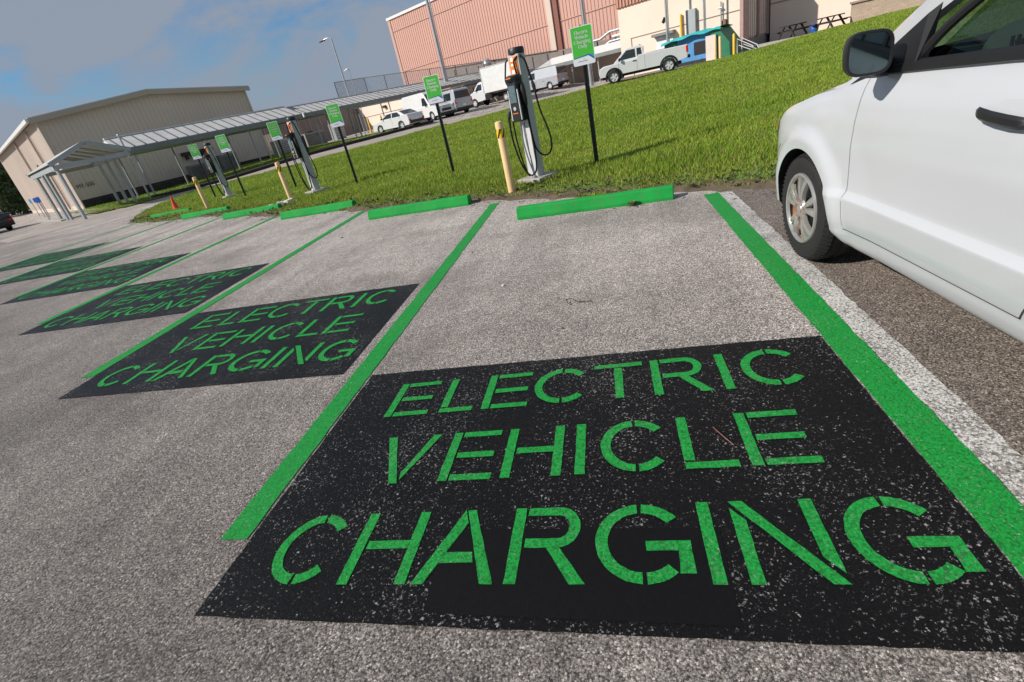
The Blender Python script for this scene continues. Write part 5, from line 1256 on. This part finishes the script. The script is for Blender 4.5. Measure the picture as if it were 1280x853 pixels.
# cream and taupe low buildings behind the walkway
r = root('low_building', 'cream low building with pale joints behind the small white saloon car', 'building', 55, 45)
b = MB(); uvbox(b, 48.6, 63, 43.5, 52, 0, 3.6); child(b, 'wall', 'cream', r)
b = MB(); uvbox(b, 48.5, 63.1, 43.45, 43.5, 2.05, 2.10); uvbox(b, 48.4, 63.2, 43.3, 52.2, 3.6, 3.8); child(b, 'trim', 'joint', r)
b = MB(); uvbox(b, 56.6, 57.1, 43.2, 43.49, 2.6, 2.9); child(b, 'wall_lamp', 'plinth', r)
b = MB(); uvbox(b, 51, 53.6, 43.3, 43.49, .3, 1.4); child(b, 'louvre', 'taupe', r)
r = root('taupe_wall', 'taupe shaded wall behind the walkway, left of the cream low building', 'wall', 63.5, 38)
b = MB(); uvbox(b, 63.2, 63.6, 29.5, 51, 0, 4.1); child(b, 'panel', 'taupe', r)
b = MB(); 
for i in range(14): uvbox(b, 63.12, 63.2, 30+i*1.5, 30.08+i*1.5, 0, 4.1)
child(b, 'battens', 'beige_dark', r)
r = root('white_fence', 'white slatted fence between hangar and taupe wall', 'fence', 60, 27)
b = MB(); k = 23.2
while k < 29.4: uvbox(b, 60, 60.06, k, k+.22, .3, 2.5); k += .27
child(b, 'slats', 'cream', r)
for k in (23.2, 26.3, 29.4): b = MB(); uvbox(b, 59.9, 60.1, k-.05, k+.05, .2, 2.7); child(b, 'post', 'white_metal', r)
equip = [(55, 27.6, 1.6, 1.5, 1.3, 'galv', 'grey machine unit behind the walkway, left of the equipment row'), (55.5, 31.5, 2.4, 2.0, 1.3, 'block', 'dark grey machine cabinet behind the walkway columns'), (56, 35.2, 1.3, 1.1, 1.7, 'galv', 'light grey equipment cabinet near the yellow posts behind the walkway')]
for u_, v_, w, d, h, mt_, lab in equip:
    r = root('equipment_cabinet', lab, 'cabinet', u_, v_, 0, 'equipment behind the walkway')
    b = MB(); uvbox(b, u_-d/2, u_+d/2, v_-w/2, v_+w/2, .2, .4+h); child(b, 'housing', mt_, r, bevel=.04)
    b = MB()
    for i in range(6): uvbox(b, u_-d/2-.03, u_-d/2, v_-w/2+.1, v_+w/2-.1, .5+i*h/7, .54+i*h/7)
    child(b, 'louvres', 'plinth', r)
    b = MB(); x, y, _ = UV(u_, v_); b.cyl((x, y, .4+h), (x, y, .55+h), .4*d/2, n=16); child(b, 'fan_ring', 'black_plastic', r)
for i, (u_, v_) in enumerate(((48.4, 34.6), (48.8, 36.6))):
    b = MB(); x, y, _ = UV(u_, v_); b.lathe([(.1, .10), (1.55, .10), (1.62, .06), (1.64, 0)], 'Z', 16, (x, y, .2)); tag(b.build('yellow_post', 'yellow', smooth=True), ['yellow protective post behind the walkway columns, left one of two', 'yellow protective post behind the walkway columns, nearer the saloon car'][i], 'bollard', 'yellow posts behind the walkway')
# chain link fence on the roof edge
r = root('chain_link_fence', 'tall dark chain link fence above the walkway roof, before the salmon building', 'fence', 55, 48)
for (ua_, va_), (ub_, vb_), n_, z0, z1 in (((66, 43.1), (66, 48), 1, 3.2, 7.0), ((66, 48), (33.5, 48), 7, 3.0, 6.6)):
    for i in range(n_):
        a = (ua_+(ub_-ua_)*i/n_, va_+(vb_-va_)*i/n_); c = (ua_+(ub_-ua_)*(i+1)/n_, va_+(vb_-va_)*(i+1)/n_)
        zt = lambda u_: 7.15-(67-u_)*.095
        A_ = uvp(*a, 0); C_ = uvp(*c, 0); L = math.hypot(C_[0]-A_[0], C_[1]-A_[1]); ang = math.atan2(C_[1]-A_[1], C_[0]-A_[0])
        q = MB(); q.add([(0, 0, 2.5), (L, 0, 2.5), (L, 0, zt(c[0])-.05), (0, 0, zt(a[0])-.05)], [(0, 1, 2, 3)]); o = q.build('mesh_panel', 'chain', r, fixn=False)
        o.location = Vector((A_[0], A_[1], 0))-Vector(r.location); o.rotation_euler = (0, 0, ang)
        b = MB(); b.cyl(uvp(*a, 1), uvp(*a, zt(a[0])), .045, n=8); child(b, 'post', 'pole_black', r)
        b = MB(); b.cyl(uvp(*a, zt(a[0])), uvp(*c, zt(c[0])), .035, n=8); child(b, 'top_rail', 'pole_black', r)
# salmon hall
r = root('salmon_hall', 'huge salmon coloured metal hall with ribbed walls behind the parked vehicles', 'building', 50, 62)
b = MB(); uvbox(b, 18, 74.9, 62, 100, 0, 15.25); child(b, 'wall', 'pink', r)
b = MB(); uvbox(b, 17.9, 75.1, 61.8, 100.2, 15.25, 15.6); child(b, 'roof_edge', 'white_metal', r)
b = MB(); u_ = 18.3
while u_ < 74.8: uvbox(b, u_, u_+.07, 61.95, 61.999, 0, 15.2); u_ += .5
child(b, 'ribs', 'pink_dark', r)
b = MB(); uvbox(b, 18, 74.9, 61.90, 61.93, 13.5, 13.58); uvbox(b, 18, 74.9, 61.90, 61.93, 7.7, 7.78); uvbox(b, 74.4, 75.0, 61.88, 62.02, 0, 15.2); child(b, 'seam_strip', 'pink_trim', r)
b = MB(); uvbox(b, 42.3, 43.1, 61.5, 61.88, 4, 15.2); child(b, 'service_duct', 'beige', r)
b = MB(); uvbox(b, 41.5, 42.2, 61.7, 61.88, 4, 15.2); child(b, 'duct', 'rustpipe', r)
# screen wall in front of the hall
r = root('screen_wall', 'taupe screened yard wall at the foot of the salmon hall', 'wall', 45, 58)
b = MB(); P = [(66, 5.1), (60.7, 6.1), (39.7, 4.45), (33, 4.2), (20, 4.0)]
for (a, za), (c, zc_) in zip(P[1:-1], P[2:]): b.add([uvp(a, 58, 0), uvp(c, 58, 0), uvp(c, 58, zc_), uvp(a, 58, za), uvp(a, 58.2, 0), uvp(c, 58.2, 0), uvp(c, 58.2, zc_), uvp(a, 58.2, za)], [(0, 1, 2, 3), (7, 6, 5, 4), (3, 2, 6, 7), (0, 3, 7, 4), (1, 5, 6, 2)])
child(b, 'panel', 'taupe', r)
b = MB(); 
for i in range(16): uvbox(b, 58-i*2.4, 58.08-i*2.4, 57.9, 57.98, 0, 4.3+(58-i*2.4-40)*.07 if 58-i*2.4 > 40 else 4.3)
child(b, 'posts', 'pole_black', r)
b = MB(); b.bar(uvp(60.7, 57.9, 6.15), uvp(39.7, 57.9, 4.5), .08); child(b, 'rail', 'pole_black', r)
# vent dome
r = root('roof_vent', 'round grey ventilator head on a pale stack before the salmon hall', 'ventilator', 50.5, 57)
x, y, _ = UV(50.2, 56.6); b = MB(); b.cyl((x, y, 2.8), (x, y, 4.9), .38, n=14); child(b, 'stack', 'white_metal', r, smooth=True)
b = MB(); b.lathe([(4.85, 0), (4.85, .45), (5.1, .62), (5.4, .55), (5.65, .3), (5.72, 0)], 'Z', 20, (x, y, 0)); child(b, 'dome', 'galv', r, smooth=True)
# low pale gabled roofs before the screen wall
r = root('low_roof', 'low pale pink shed roof right of the fence corner', 'shed', 56, 52)
b = MB(); uvbox(b, 44, 61, 52.5, 56, 0, 4.15); child(b, 'wall', 'cream', r)
b = MB(); uvbox(b, 43.9, 61.1, 52.4, 56.1, 4.15, 4.25); child(b, 'roof', 'pink_trim', r)
# second canopy beyond the vehicles
r = root('back_canopy', 'pale flat canopy with dark underside behind the grey panel van', 'canopy', 31, 51)
b = MB(); vs = [uvp(37, 50, 2.72), uvp(22, 50, 2.72), uvp(22, 53, 3.45), uvp(37, 53, 3.45)]; vs += [(p[0], p[1], p[2]+.14) for p in vs]
b.add(vs, [(3, 2, 1, 0), (4, 5, 6, 7), (0, 1, 5, 4), (1, 2, 6, 5), (2, 3, 7, 6), (3, 0, 4, 7)]); child(b, 'roof', 'white_metal', r)
b = MB(); uvbox(b, 22, 37, 49.9, 50.0, 2.5, 2.84); child(b, 'fascia', 'fascia', r)
for i in range(5): b = MB(); x, y, _ = UV(23+i*3.2, 50.3); b.cyl((x, y, 0), (x, y, 2.7), .07, n=8); child(b, 'column', 'grey_steel', r)
b = MB(); uvbox(b, 22, 35.5, 53.4, 53.6, 0, 2.75); tag(b.build('yard_wall', 'beige_dark'), 'plain tan yard wall under the back canopy', 'wall')
# pipes
r = root('pipe_bundle', 'bundle of grey insulated pipes before the salmon hall, left of the cream building', 'pipes', 29, 54)
for k, (z, dv) in enumerate(((3.75, 0), (4.15, .3), (4.65, .1))):
    b = MB(); b.tube([uvp(22, 54+dv, z), uvp(30.0, 54+dv, z+.0), uvp(31.2, 54+dv, z-.45), uvp(34.5, 54+dv, z-.5)][:4 if k != 1 else 2], .14, 10); child(b, 'pipe', 'galv' if k != 1 else 'white_metal', r, smooth=True)
b = MB()
for u_ in (24, 27, 30): b.cyl(uvp(u_, 54.1, 1), uvp(u_, 54.1, 4.8), .06, n=8)
child(b, 'supports', 'rustpipe', r)
b = MB(); b.tube(smooth_path([uvp(25, 53.7, 5.1), uvp(26.5, 53.7, 5.25), uvp(27.2, 53.7, 5.0), uvp(27.2, 53.7, 4.6)], 4), .09, 8); child(b, 'valve_pipe', 'rustpipe', r, smooth=True)
# utility poles
for u_, v_, h, rr_, lab in ((44.2, 43, 17, .17, 'tall slender pole crossing the left half of the salmon hall'), (25.8, 43, 14, .13, 'tall pale pole rising directly behind the tallest charging sign'), (18.6, 43.2, 12, .09, 'slim grey pole before the cream building, behind the pickup'), (15.75, 43.3, 10, .07, 'thin grey pole right of the wall cabinet on the cream building')):
    b = MB(); x, y, _ = UV(u_, v_); b.cyl((x, y, 0), (x, y, h), rr_, rr_*.75, 14); b.cyl((x+rr_*1.5, y, 0), (x+rr_*1.5, y, h*.9), rr_*.35, n=8); b.cyl((x, y, .0), (x, y, .5), rr_*1.6, rr_*1.5, 12)
    tag(b.build('utility_pole', 'galv', smooth=True), lab, 'pole', 'tall poles behind the lawn')
# cream building with shaded end wall
r = root('cream_building', 'cream rendered building with rust red parapet behind the pickup and container', 'building', 18, 45)
b = MB(); uvbox(b, 13.8, 23.7, 45, 62, 0, 5.55); child(b, 'wall', 'cream', r)
b = MB(); uvbox(b, 13.75, 23.8, 44.9, 62, 5.55, 7.2); pr_ = child(b, 'parapet', 'rustband', r)
b = MB(); u_ = 13.9
while u_ < 23.7: uvbox(b, u_, u_+.12, 44.82, 44.9, 5.58, 7.15); u_ += .3
child(b, 'parapet_ribs', 'pink_dark', r)
b = MB(); uvbox(b, 13.8, 22.7, 44.96, 44.998, 3.15, 3.20); uvbox(b, 22.62, 22.68, 44.96, 44.998, .3, 3.20); child(b, 'wall_joint', 'joint', r)
b = MB(); uvbox(b, 18.95, 20.4, 44.93, 45.0, .3, 2.75); dr = child(b, 'door', 'door_white', r)
b = MB(); uvbox(b, 18.75, 20.6, 44.5, 45.0, 2.80, 3.0); child(b, 'door_hood', 'fascia', r)
b = MB(); uvbox(b, 17.0, 17.75, 44.7, 44.99, 2.35, 4.05); child(b, 'wall_cabinet', 'grey_steel', r, bevel=.02)
b = MB(); b.cyl(uvp(18.2, 44.85, 2.0), uvp(18.2, 44.85, 3.9), .09, n=10); child(b, 'yellow_pipe', 'yellow', r)
b = MB(); b.cyl(uvp(15.1, 44.85, 2.0), uvp(15.1, 44.85, 4.0), .05, n=8); b.cyl(uvp(15.0, 44.8, 3.6), uvp(15.3, 44.8, 3.6), .06, n=8); child(b, 'vent_pipe', 'galv', r)
b = MB(); b.cyl(uvp(14.9+.0, 44.92, 2.62), uvp(14.9, 44.99, 2.62), .22, n=20); child(b, 'round_plate', 'rust', r)
b = MB(); b.bar(uvp(19.75, 44.95, 3.65), uvp(19.55, 44.95, 4.0), .22, .03, up=(0, -1, 0)); b.bar(uvp(19.8, 44.95, 3.75), uvp(19.45, 44.95, 3.75), .06, .03, up=(0, -1, 0)); child(b, 'wall_mark', 'black_band', r)
b = MB(); uvbox(b, 19.3, 19.7, 44.9, 44.925, 1.9, 2.2); b2 = child(b, 'door_sign', 'sign_white', dr)
# end wall (in shade): grey cladding, pilasters, block base
b = MB(); uvbox(b, 13.70, 13.80, 45.4, 61.9, 1.3, 6.9); child(b, 'end_cladding', 'greywall', r)
b = MB(); uvbox(b, 13.55, 13.80, 44.95, 46.2, 1.2, 7.2)
for k in (48.3, 50.6, 53.1, 55.8, 59): uvbox(b, 13.50, 13.70, k, k+.28, 1.2, 6.9)
child(b, 'pilasters', 'mauve', r)
b = MB(); uvbox(b, 13.72, 13.8, 45.0, 61.9, 0, 1.22); child(b, 'block_base', 'block', r)
b = MB(); k = 46.5
while k < 61.5: uvbox(b, 13.67, 13.70, k, k+.04, 1.3, 6.9); k += .42
child(b, 'cladding_grooves', 'beige_dark', r)
# annex to the right
r = root('annex_building', 'cream annex wall behind the picnic tables', 'building', 10, 56)
b = MB(); uvbox(b, 2.0, 13.4, 50.6, 60, 0, 6.5); child(b, 'wall', 'cream', r)
b = MB(); uvbox(b, 2.0, 13.4, 50.55, 50.6, 3.2, 3.26); child(b, 'wall_joint', 'joint', r)
b = MB(); 
def stone_mat():
    mt, t, bb = new_mat('tan_block_wall'); tcn = nd(t, 'ShaderNodeTexCoord'); mpp = nd(t, 'ShaderNodeMapping'); mpp.inputs['Rotation'].default_value = (rad(90), 0, 0)
    br = nd(t, 'ShaderNodeTexBrick'); br.inputs['Scale'].default_value = 2.2; br.inputs['Color1'].default_value = (.46, .36, .27, 1); br.inputs['Color2'].default_value = (.38, .29, .22, 1); br.inputs['Mortar'].default_value = (.26, .21, .17, 1)
    br.inputs['Mortar Size'].default_value = .012
    t.links.new(tcn.outputs['Object'], mpp.inputs[0]); t.links.new(mpp.outputs[0], br.inputs[0]); t.links.new(br.outputs['Color'], bb.inputs['Base Color']); bb.inputs['Roughness'].default_value = .9; return mt
M['stone'] = stone_mat()
uvbox(b, -6, 7.0, 46, 46.35, 0, 1.85); st = tag(b.build('stone_wall', 'stone'), 'tan block wall with dark cap at the top of the lawn, behind the minivan roof', 'wall')
b = MB(); uvbox(b, -6, 7.08, 45.9, 46.45, 1.85, 1.97); b.build('wall_cap', 'joint', st)
# picnic tables
def picnic(u, v, label, rz):
    x, y, _ = UV(u, v); r = empty('picnic_table', label, 'picnic table', (x, y, .67), rz, 'picnic tables on the terrace')
    b = MB()
    for i in range(5): b.box((0, -.3+i*.15, .74), (1.9, .14, .07))
    b.build('tabletop', 'wood_dark', r)
    for s_ in (-1, 1):
        b = MB(); b.box((0, s_*.68, .45), (1.9, .14, .07)); b.box((0, s_*.54, .45), (1.9, .13, .07)); b.build('bench', 'wood_dark', r)
        b = MB(); b.bar((s_*.65, -.62, 0), (s_*.65, -.15, .74), .09, .11, up=(1, 0, 0)); b.bar((s_*.65, .62, 0), (s_*.65, .15, .74), .05, .09, up=(1, 0, 0)); b.bar((s_*.65, -.72, .41), (s_*.65, .72, .41), .05, .08); b.build('leg_frame', 'wood_dark', r)
picnic(10.3, 45.3, 'dark picnic table nearest the cream building corner, left of the other', rad(58)-.35)
picnic(8.0, 45.3, 'dark picnic table beside the tan block wall, right of the other', rad(58)-.35)
b = MB(); x, y, _ = UV(8.9, 45.0); b.lathe([(0, .0), (0, .2), (.2, .27), (.36, .22), (.52, .1), (.56, .04), (.57, 0)], 'Z', 14, (x, y, .665)); tag(b.build('rubbish_bag', 'bag_blue', smooth=True), 'dark blue rubbish bag between the two picnic tables', 'bag')
b = MB(); uvbox(b, 5.0, 13.5, 44.2, 46.0, 0.2, .66); structure(b.build('terrace', 'concrete'))
# compactor / container with teal cover
r = root('waste_container', 'blue and green waste container under a teal tarpaulin behind the pickup tailgate', 'container', 15, 41)
g = .38
b = MB(); uvbox(b, 14.35, 16.9, 41.0, 43.0, g+.2, g+1.85); child(b, 'blue_body', 'cblue', r, bevel=.03)
b = MB(); uvbox(b, 14.6, 15.6, 40.96, 41.0, g+.55, g+1.35); child(b, 'opening', 'black_band', r)
b = MB(); uvbox(b, 14.35, 16.9, 41.0, 43.0, g, g+.2); child(b, 'base', 'plinth', r)
b = MB(); uvbox(b, 16.9, 17.8, 40.9, 42.9, g, g+1.75); child(b, 'green_end', 'dgreen', r, bevel=.03)
b = MB(); P = [(13.0, g), (13.05, g+.9), (13.75, g+1.85), (14.3, g+1.85), (14.3, g)]
vs = [uvp(a, 40.8, z) for a, z in P]+[uvp(a, 43, z) for a, z in P]; n = 5; b.add(vs, [tuple(range(n)), tuple(range(2*n-1, n-1, -1))]+[(i, n+i, n+(i+1) % n, (i+1) % n) for i in range(n)]); child(b, 'green_hopper', 'dgreen', r)
b = MB(); uvbox(b, 13.9, 14.6, 40.6, 40.79, g-.02, g+1.55); child(b, 'side_post', 'greywall', r)
b = MB(); pts = []
for i in range(17):
    u_ = 13.6+(17.95-13.6)*i/16
    for j, (v_, dz) in enumerate(((40.6, -.10), (40.75, .04), (41.9, .10), (43.1, .0))): pts.append(uvp(u_, v_, g+1.90+dz+.05*math.sin(i*1.1+j)-(.12 if 14.5 < u_ < 15.2 else 0)*0+(-.18*(u_-15.8)/2 if u_ > 15.8 else 0)))
b.add(pts, [(4*i+j, 4*i+4+j, 4*i+5+j, 4*i+1+j) for i in range(16) for j in range(3)]); child(b, 'tarpaulin', 'teal', r, smooth=True)
for i, (u_, v_, h, lab) in enumerate(((13.55, 39.6, 1.25, 'yellow post before the grey side of the waste container, leftmost of three'), (13.0, 39.0, 1.3, 'yellow post nearest the lawn before the green hopper'), (12.35, 39.7, 1.25, 'yellow post right of the green hopper, nearest the handrail'))):
    x, y, _ = UV(u_, v_); b = MB(); b.lathe([(0, .085), (h, .085), (h+.05, .05), (h+.06, 0)], 'Z', 16, (x, y, tz(x, y)-.02)); tag(b.build('yellow_post', 'bollard' if i != 2 else 'yellow', smooth=True), lab, 'bollard', 'yellow posts at the waste container')
r = root('handrail', 'galvanised handrail beside the steps at the building corner', 'handrail', 12, 41.5)
for k in (0, .9):
    b = MB(); b.tube([uvp(12.6, 41+k, .4), uvp(12.6, 41+k, 1.35), uvp(11.6, 41+k, .75), uvp(11.4, 41+k, .3)], .03, 8); b.tube([uvp(12.5, 41+k, .95), uvp(11.55, 41+k, .45)], .02, 8); child(b, 'rail', 'white_metal', r, smooth=True)
# ================================================================== TREES far left
def tree(x, y, h, label, seed):
    rng = np.random.default_rng(seed); r = empty('tree', label, 'tree', (x, y, 0), 0, 'dark trees beyond the hangar')
    b = MB(); b.tube([(0, 0, 0), (.1, 0, h*.3), (0, .1, h*.6)], [.28, .2, .1], 10)
    ends = []
    for i in range(9):
        a = rng.uniform(0, 6.28); z0 = h*rng.uniform(.2, .5); e = (math.cos(a)*h*.28, math.sin(a)*h*.28, z0+h*rng.uniform(.1, .35)); ends.append(e); b.tube([(0, 0, z0), (e[0]*.5, e[1]*.5, (z0+e[2])/2+.1), e], [.09, .06, .02], 6)
    b.build('trunk', 'bark', r, smooth=True)
    n = 9000; cl = []
    for i in range(38):
        a = rng.uniform(0, 6.28); rr_ = h*.40*math.sqrt(rng.uniform(0, 1)); z = h*rng.uniform(.10, .95); sc = 1-.55*max(0, z/h-.5)*2; cl.append((rr_*math.cos(a)*sc, rr_*math.sin(a)*sc, z, h*rng.uniform(.09, .17)))
    cl = np.array(cl); c = cl[rng.integers(0, len(cl), n)]; d = rng.normal(0, 1, (n, 3)); d /= np.linalg.norm(d, axis=1)[:, None]
    p = c[:, :3]+d*c[:, 3:4]*rng.uniform(.55, 1.05, (n, 1)); p[:, 2] = np.maximum(p[:, 2], .15)
    a1 = rng.normal(0, 1, (n, 3)); a1 /= np.linalg.norm(a1, axis=1)[:, None]; a2 = np.cross(a1, d); a2 /= np.linalg.norm(a2, axis=1)[:, None]+1e-9
    s_ = rng.uniform(.10, .2, (n, 1)); V_ = np.stack([p-a1*s_, p+a2*s_*.6, p+a1*s_, p-a2*s_*.6], 1).reshape(-1, 3)
    me = bpy.data.meshes.new('crown'); me.from_pydata(V_.tolist(), [], np.arange(4*n).reshape(-1, 4).tolist()); me.materials.append(M['leaf']); o = bpy.data.objects.new('crown', me); S.collection.objects.link(o); o.parent = r
M['leaf'] = mat('tree_leaves', (.045, .085, .022), .6, var=.5, scale=.8)
for i, (u_, v_, h, lab) in enumerate(((84, 5.5, 7.5, 'dark leafy tree right beside the lit hangar wall'), (92, 2.8, 7.0, 'dark tree at the left edge of the picture'), (99, 7.5, 8.0, 'dark tree standing behind the first ones'), (104, 1.0, 8.5, 'bushy dark tree farther left beyond the edge of the lot'), (90, 8.2, 7.0, 'dark tree half hidden by the hangar corner'))):
    x, y, _ = UV(u_, v_); tree(x, y, h, lab, 10+i)

# ================================================================== GRASS AND SMALL THINGS
def blades(name, poly, n_try, bbox, dens0, d0, label, hmin=.05, hmax=.11, dry_edge=True, frontline=None):
    rng = np.random.default_rng(3)
    X = rng.uniform(bbox[0], bbox[1], n_try); Y = rng.uniform(bbox[2], bbox[3], n_try)
    area = (bbox[1]-bbox[0])*(bbox[3]-bbox[2]); base = n_try/area
    D = np.hypot(X-CAM[0], Y-CAM[1]); keep = rng.uniform(0, 1, n_try) < np.minimum(1, dens0/base*np.minimum(1, (d0/D)**1.6))
    # lawn that the photograph's place shows: skip far behind the minivan
    X, Y, D = X[keep], Y[keep], D[keep]; ins = in_poly(X, Y, poly); X, Y, D = X[ins], Y[ins], D[ins]
    n = len(X); Z = terr(X, Y)+.02
    h = rng.uniform(hmin, hmax, n)*(1+.35*np.sin(X*1.7+Y*.9)*np.sin(X*.6-Y*1.3)); w = rng.uniform(.0025, .005, n)*(1+D*.10)
    v = V[0]*X+V[1]*Y
    edge = np.full(n, 9.)
    if frontline is not None:
        fx = frontline[:, 0]; 
        for a in range(0, len(frontline)-1, 3):
            dd = np.hypot(X-frontline[a, 0], Y-frontline[a, 1]); edge = np.minimum(edge, dd)
    h = h*np.clip(.35+edge*.9, .35, 1)
    az = rng.uniform(0, 2*np.pi, n); la = rng.uniform(0, 2*np.pi, n); lean = rng.uniform(.1, .7, n)*h
    dx, dy = np.cos(az)*w, np.sin(az)*w; lx, ly = np.cos(la)*lean, np.sin(la)*lean
    P = np.zeros((n, 5, 3)); P[:, 0] = np.stack([X-dx, Y-dy, Z-.02], 1); P[:, 1] = np.stack([X+dx, Y+dy, Z-.02], 1)
    P[:, 2] = np.stack([X+dx*.8+lx*.35, Y+dy*.8+ly*.35, Z+h*.55], 1); P[:, 3] = np.stack([X-dx*.8+lx*.35, Y-dy*.8+ly*.35, Z+h*.55], 1)
    P[:, 4] = np.stack([X+lx, Y+ly, Z+h], 1)
    me = bpy.data.meshes.new(name); me.vertices.add(5*n); me.vertices.foreach_set('co', P.ravel())
    me.loops.add(7*n); base_i = (np.arange(n)*5)[:, None]; li = np.concatenate([base_i+np.array([0, 1, 2, 3]), base_i+np.array([3, 2, 4])], 1).ravel(); me.loops.foreach_set('vertex_index', li)
    me.polygons.add(2*n); ls = (np.arange(n)*7)[:, None]+np.array([0, 4]); me.polygons.foreach_set('loop_start', ls.ravel().astype(np.int32)); me.polygons.foreach_set('loop_total', np.tile([4, 3], n).astype(np.int32))
    me.update(calc_edges=True)
    t = rng.uniform(0, 1, n); pat = .5+.25*np.sin(X*.9+1.3*np.sin(Y*.7))*np.sin(Y*.8-X*.3)+.25*np.sin(X*2.3+2*np.sin(Y*1.1))*np.sin(Y*2.9-X*1.3)
    col = np.stack([.135+.12*t+.15*pat, .245+.12*t+.14*pat, .016+.025*t+.03*pat], 1)
    dry = (rng.uniform(0, 1, n) < (.06+.10*pat**2+.45*np.exp(-edge*1.6))); col[dry] = np.stack([.20+.12*t, .16+.09*t, .06+.03*t], 1)[dry]
    shade = np.array([.75, .75, 1.0, 1.0, 1.15]); C4 = np.ones((n, 5, 4)); C4[:, :, :3] = col[:, None, :]
    at = me.color_attributes.new('tint', 'FLOAT_COLOR', 'POINT'); at.data.foreach_set('color', C4.astype(np.float32).ravel())
    me.materials.append(M['blades']); o = bpy.data.objects.new(name, me); S.collection.objects.link(o)
    o['kind'] = 'stuff'; o['label'] = label; o['category'] = 'grass'; return n
ng = blades('grass', lawn_poly, 5200000, (-24, 30, -8, 44), 2200, 8.5, 'rough green lawn grass rising towards the buildings', frontline=Fp)
ng2 = blades('verge_grass', verge_poly, 600000, (-50, -10, 18, 60), 900, 8.5, 'grass on the verge around the walkway columns', frontline=None)
# low broad-leaved weeds along the pavement edge
rng = np.random.default_rng(21); b = MB()
for i in range(1100):
    j = int(rng.integers(10, NF-60)); p = Fp[j]+V*(rng.uniform(.0, .75)-.12)+U*rng.uniform(-.1, .1); z = tz(*p)+.05; s_ = rng.uniform(.02, .05)
    for k in range(int(rng.integers(4, 8))):
        a = rng.uniform(0, 6.28); c, d = math.cos(a), math.sin(a); L = s_*rng.uniform(.8, 1.6); w = L*.3; up = rng.uniform(.2, .9)*L
        b.add([(p[0], p[1], z), (p[0]+c*L*.6-d*w, p[1]+d*L*.6+c*w, z+up*.8), (p[0]+c*L, p[1]+d*L, z+up), (p[0]+c*L*.6+d*w, p[1]+d*L*.6-c*w, z+up*.8)], [(0, 1, 2, 3)])
M['weed'] = mat('weed_leaves', (.10, .13, .03), .6, var=.4, scale=2)
o = b.build('weeds', 'weed', fixn=False); o['kind'] = 'stuff'; o['label'] = 'low weeds along the edge of the pavement'; o['category'] = 'weeds'
# weed growing at the foot of the nearest wheel stop
b = MB(); p = (1.86, 5.44)
for k in range(26):
    a = rng.uniform(0, 6.28); c, d = math.cos(a), math.sin(a); L = rng.uniform(.03, .09); w = L*.25; up = rng.uniform(.01, .08)
    b.add([(p[0], p[1], .004), (p[0]+c*L*.6-d*w, p[1]+d*L*.4+c*w, up*.8+.004), (p[0]+c*L, p[1]+d*L*.7, up+.004), (p[0]+c*L*.6+d*w, p[1]+d*L*.4-c*w, up*.8+.004)], [(0, 1, 2, 3)])
tag(b.build('weed', 'weed', fixn=False), 'small weed sprouting in front of the nearest green wheel stop', 'weed')
# curled twig, white pebble, dead stem on the panel, crumbs
b = MB(); b.tube(smooth_path([(1.30, 2.93, .008), (1.27, 3.0, .02), (1.31, 3.02, .012), (1.36, 2.96, .012), (1.45, 2.955, .008)], 5), .0028, 6); tag(b.build('twig', 'wood_dark'), 'curled dark twig lying in the middle of the nearest bay', 'twig')
b = MB(); b.tube(smooth_path([(1.965, 1.48, .012), (1.985, 1.42, .02), (2.02, 1.36, .012)], 5), .0018, 6); tag(b.build('dead_stem', 'rustpipe'), 'thin reddish stem lying between the letters L and E of the nearest panel', 'stem')
b = MB(); b.lathe([(0, 0), (0, .016), (.008, .02), (.016, .014), (.02, 0)], 'Z', 9, (3.02, 1.36, .002)); tag(b.build('pebble', 'white_print', smooth=True), 'white pebble on the asphalt just right of the worn white line', 'pebble')
for i, (x, y, s_) in enumerate(((1.27, 2.58, .012), (.72, 3.5, .016), (.2, 4.6, .012), (-2.2, 6.4, .02))):
    b = MB(); b.box((x, y, s_*.4+.003), (s_*1.5, s_, s_*.6), i*1.1, .2, .1)
    tag(b.build('stone_chip', 'soil' if i != 1 else 'white_print', bevel=.002), ['tiny dark chip in the nearest bay just beyond its lettered panel', 'pale chip near the stripe in the nearest bay', 'tiny dark chip near the front left of the nearest bay', 'dark chip lying in the second bay'][i], 'stone', 'stone chips on the asphalt')

# crumbs of soil and dry clippings scattered where the lawn meets the pavement
rng = np.random.default_rng(5); b = MB()
for i in range(900):
    j = int(rng.integers(5, NF-60)); dd = abs(rng.normal(0, .22)); p = Fp[j]-V*dd+U*rng.uniform(-.15, .15)
    s_ = rng.uniform(.004, .013); a = rng.uniform(0, 3.1); L = s_*rng.uniform(1, 4); c, d = math.cos(a), math.sin(a); w = s_*.5; h = .006+s_*.5
    b.add([(p[0]-c*L-d*w, p[1]-d*L+c*w, .0045), (p[0]-c*L+d*w, p[1]-d*L-c*w, .0045), (p[0]+c*L+d*w, p[1]+d*L-c*w, .0045), (p[0]+c*L-d*w, p[1]+d*L+c*w, .0045), (p[0], p[1], h)], [(0, 1, 4), (1, 2, 4), (2, 3, 4), (3, 0, 4)])
o = b.build('debris', 'soil', fixn=False); o['kind'] = 'stuff'; o['label'] = 'soil crumbs and dry clippings along the lawn edge'; o['category'] = 'debris'
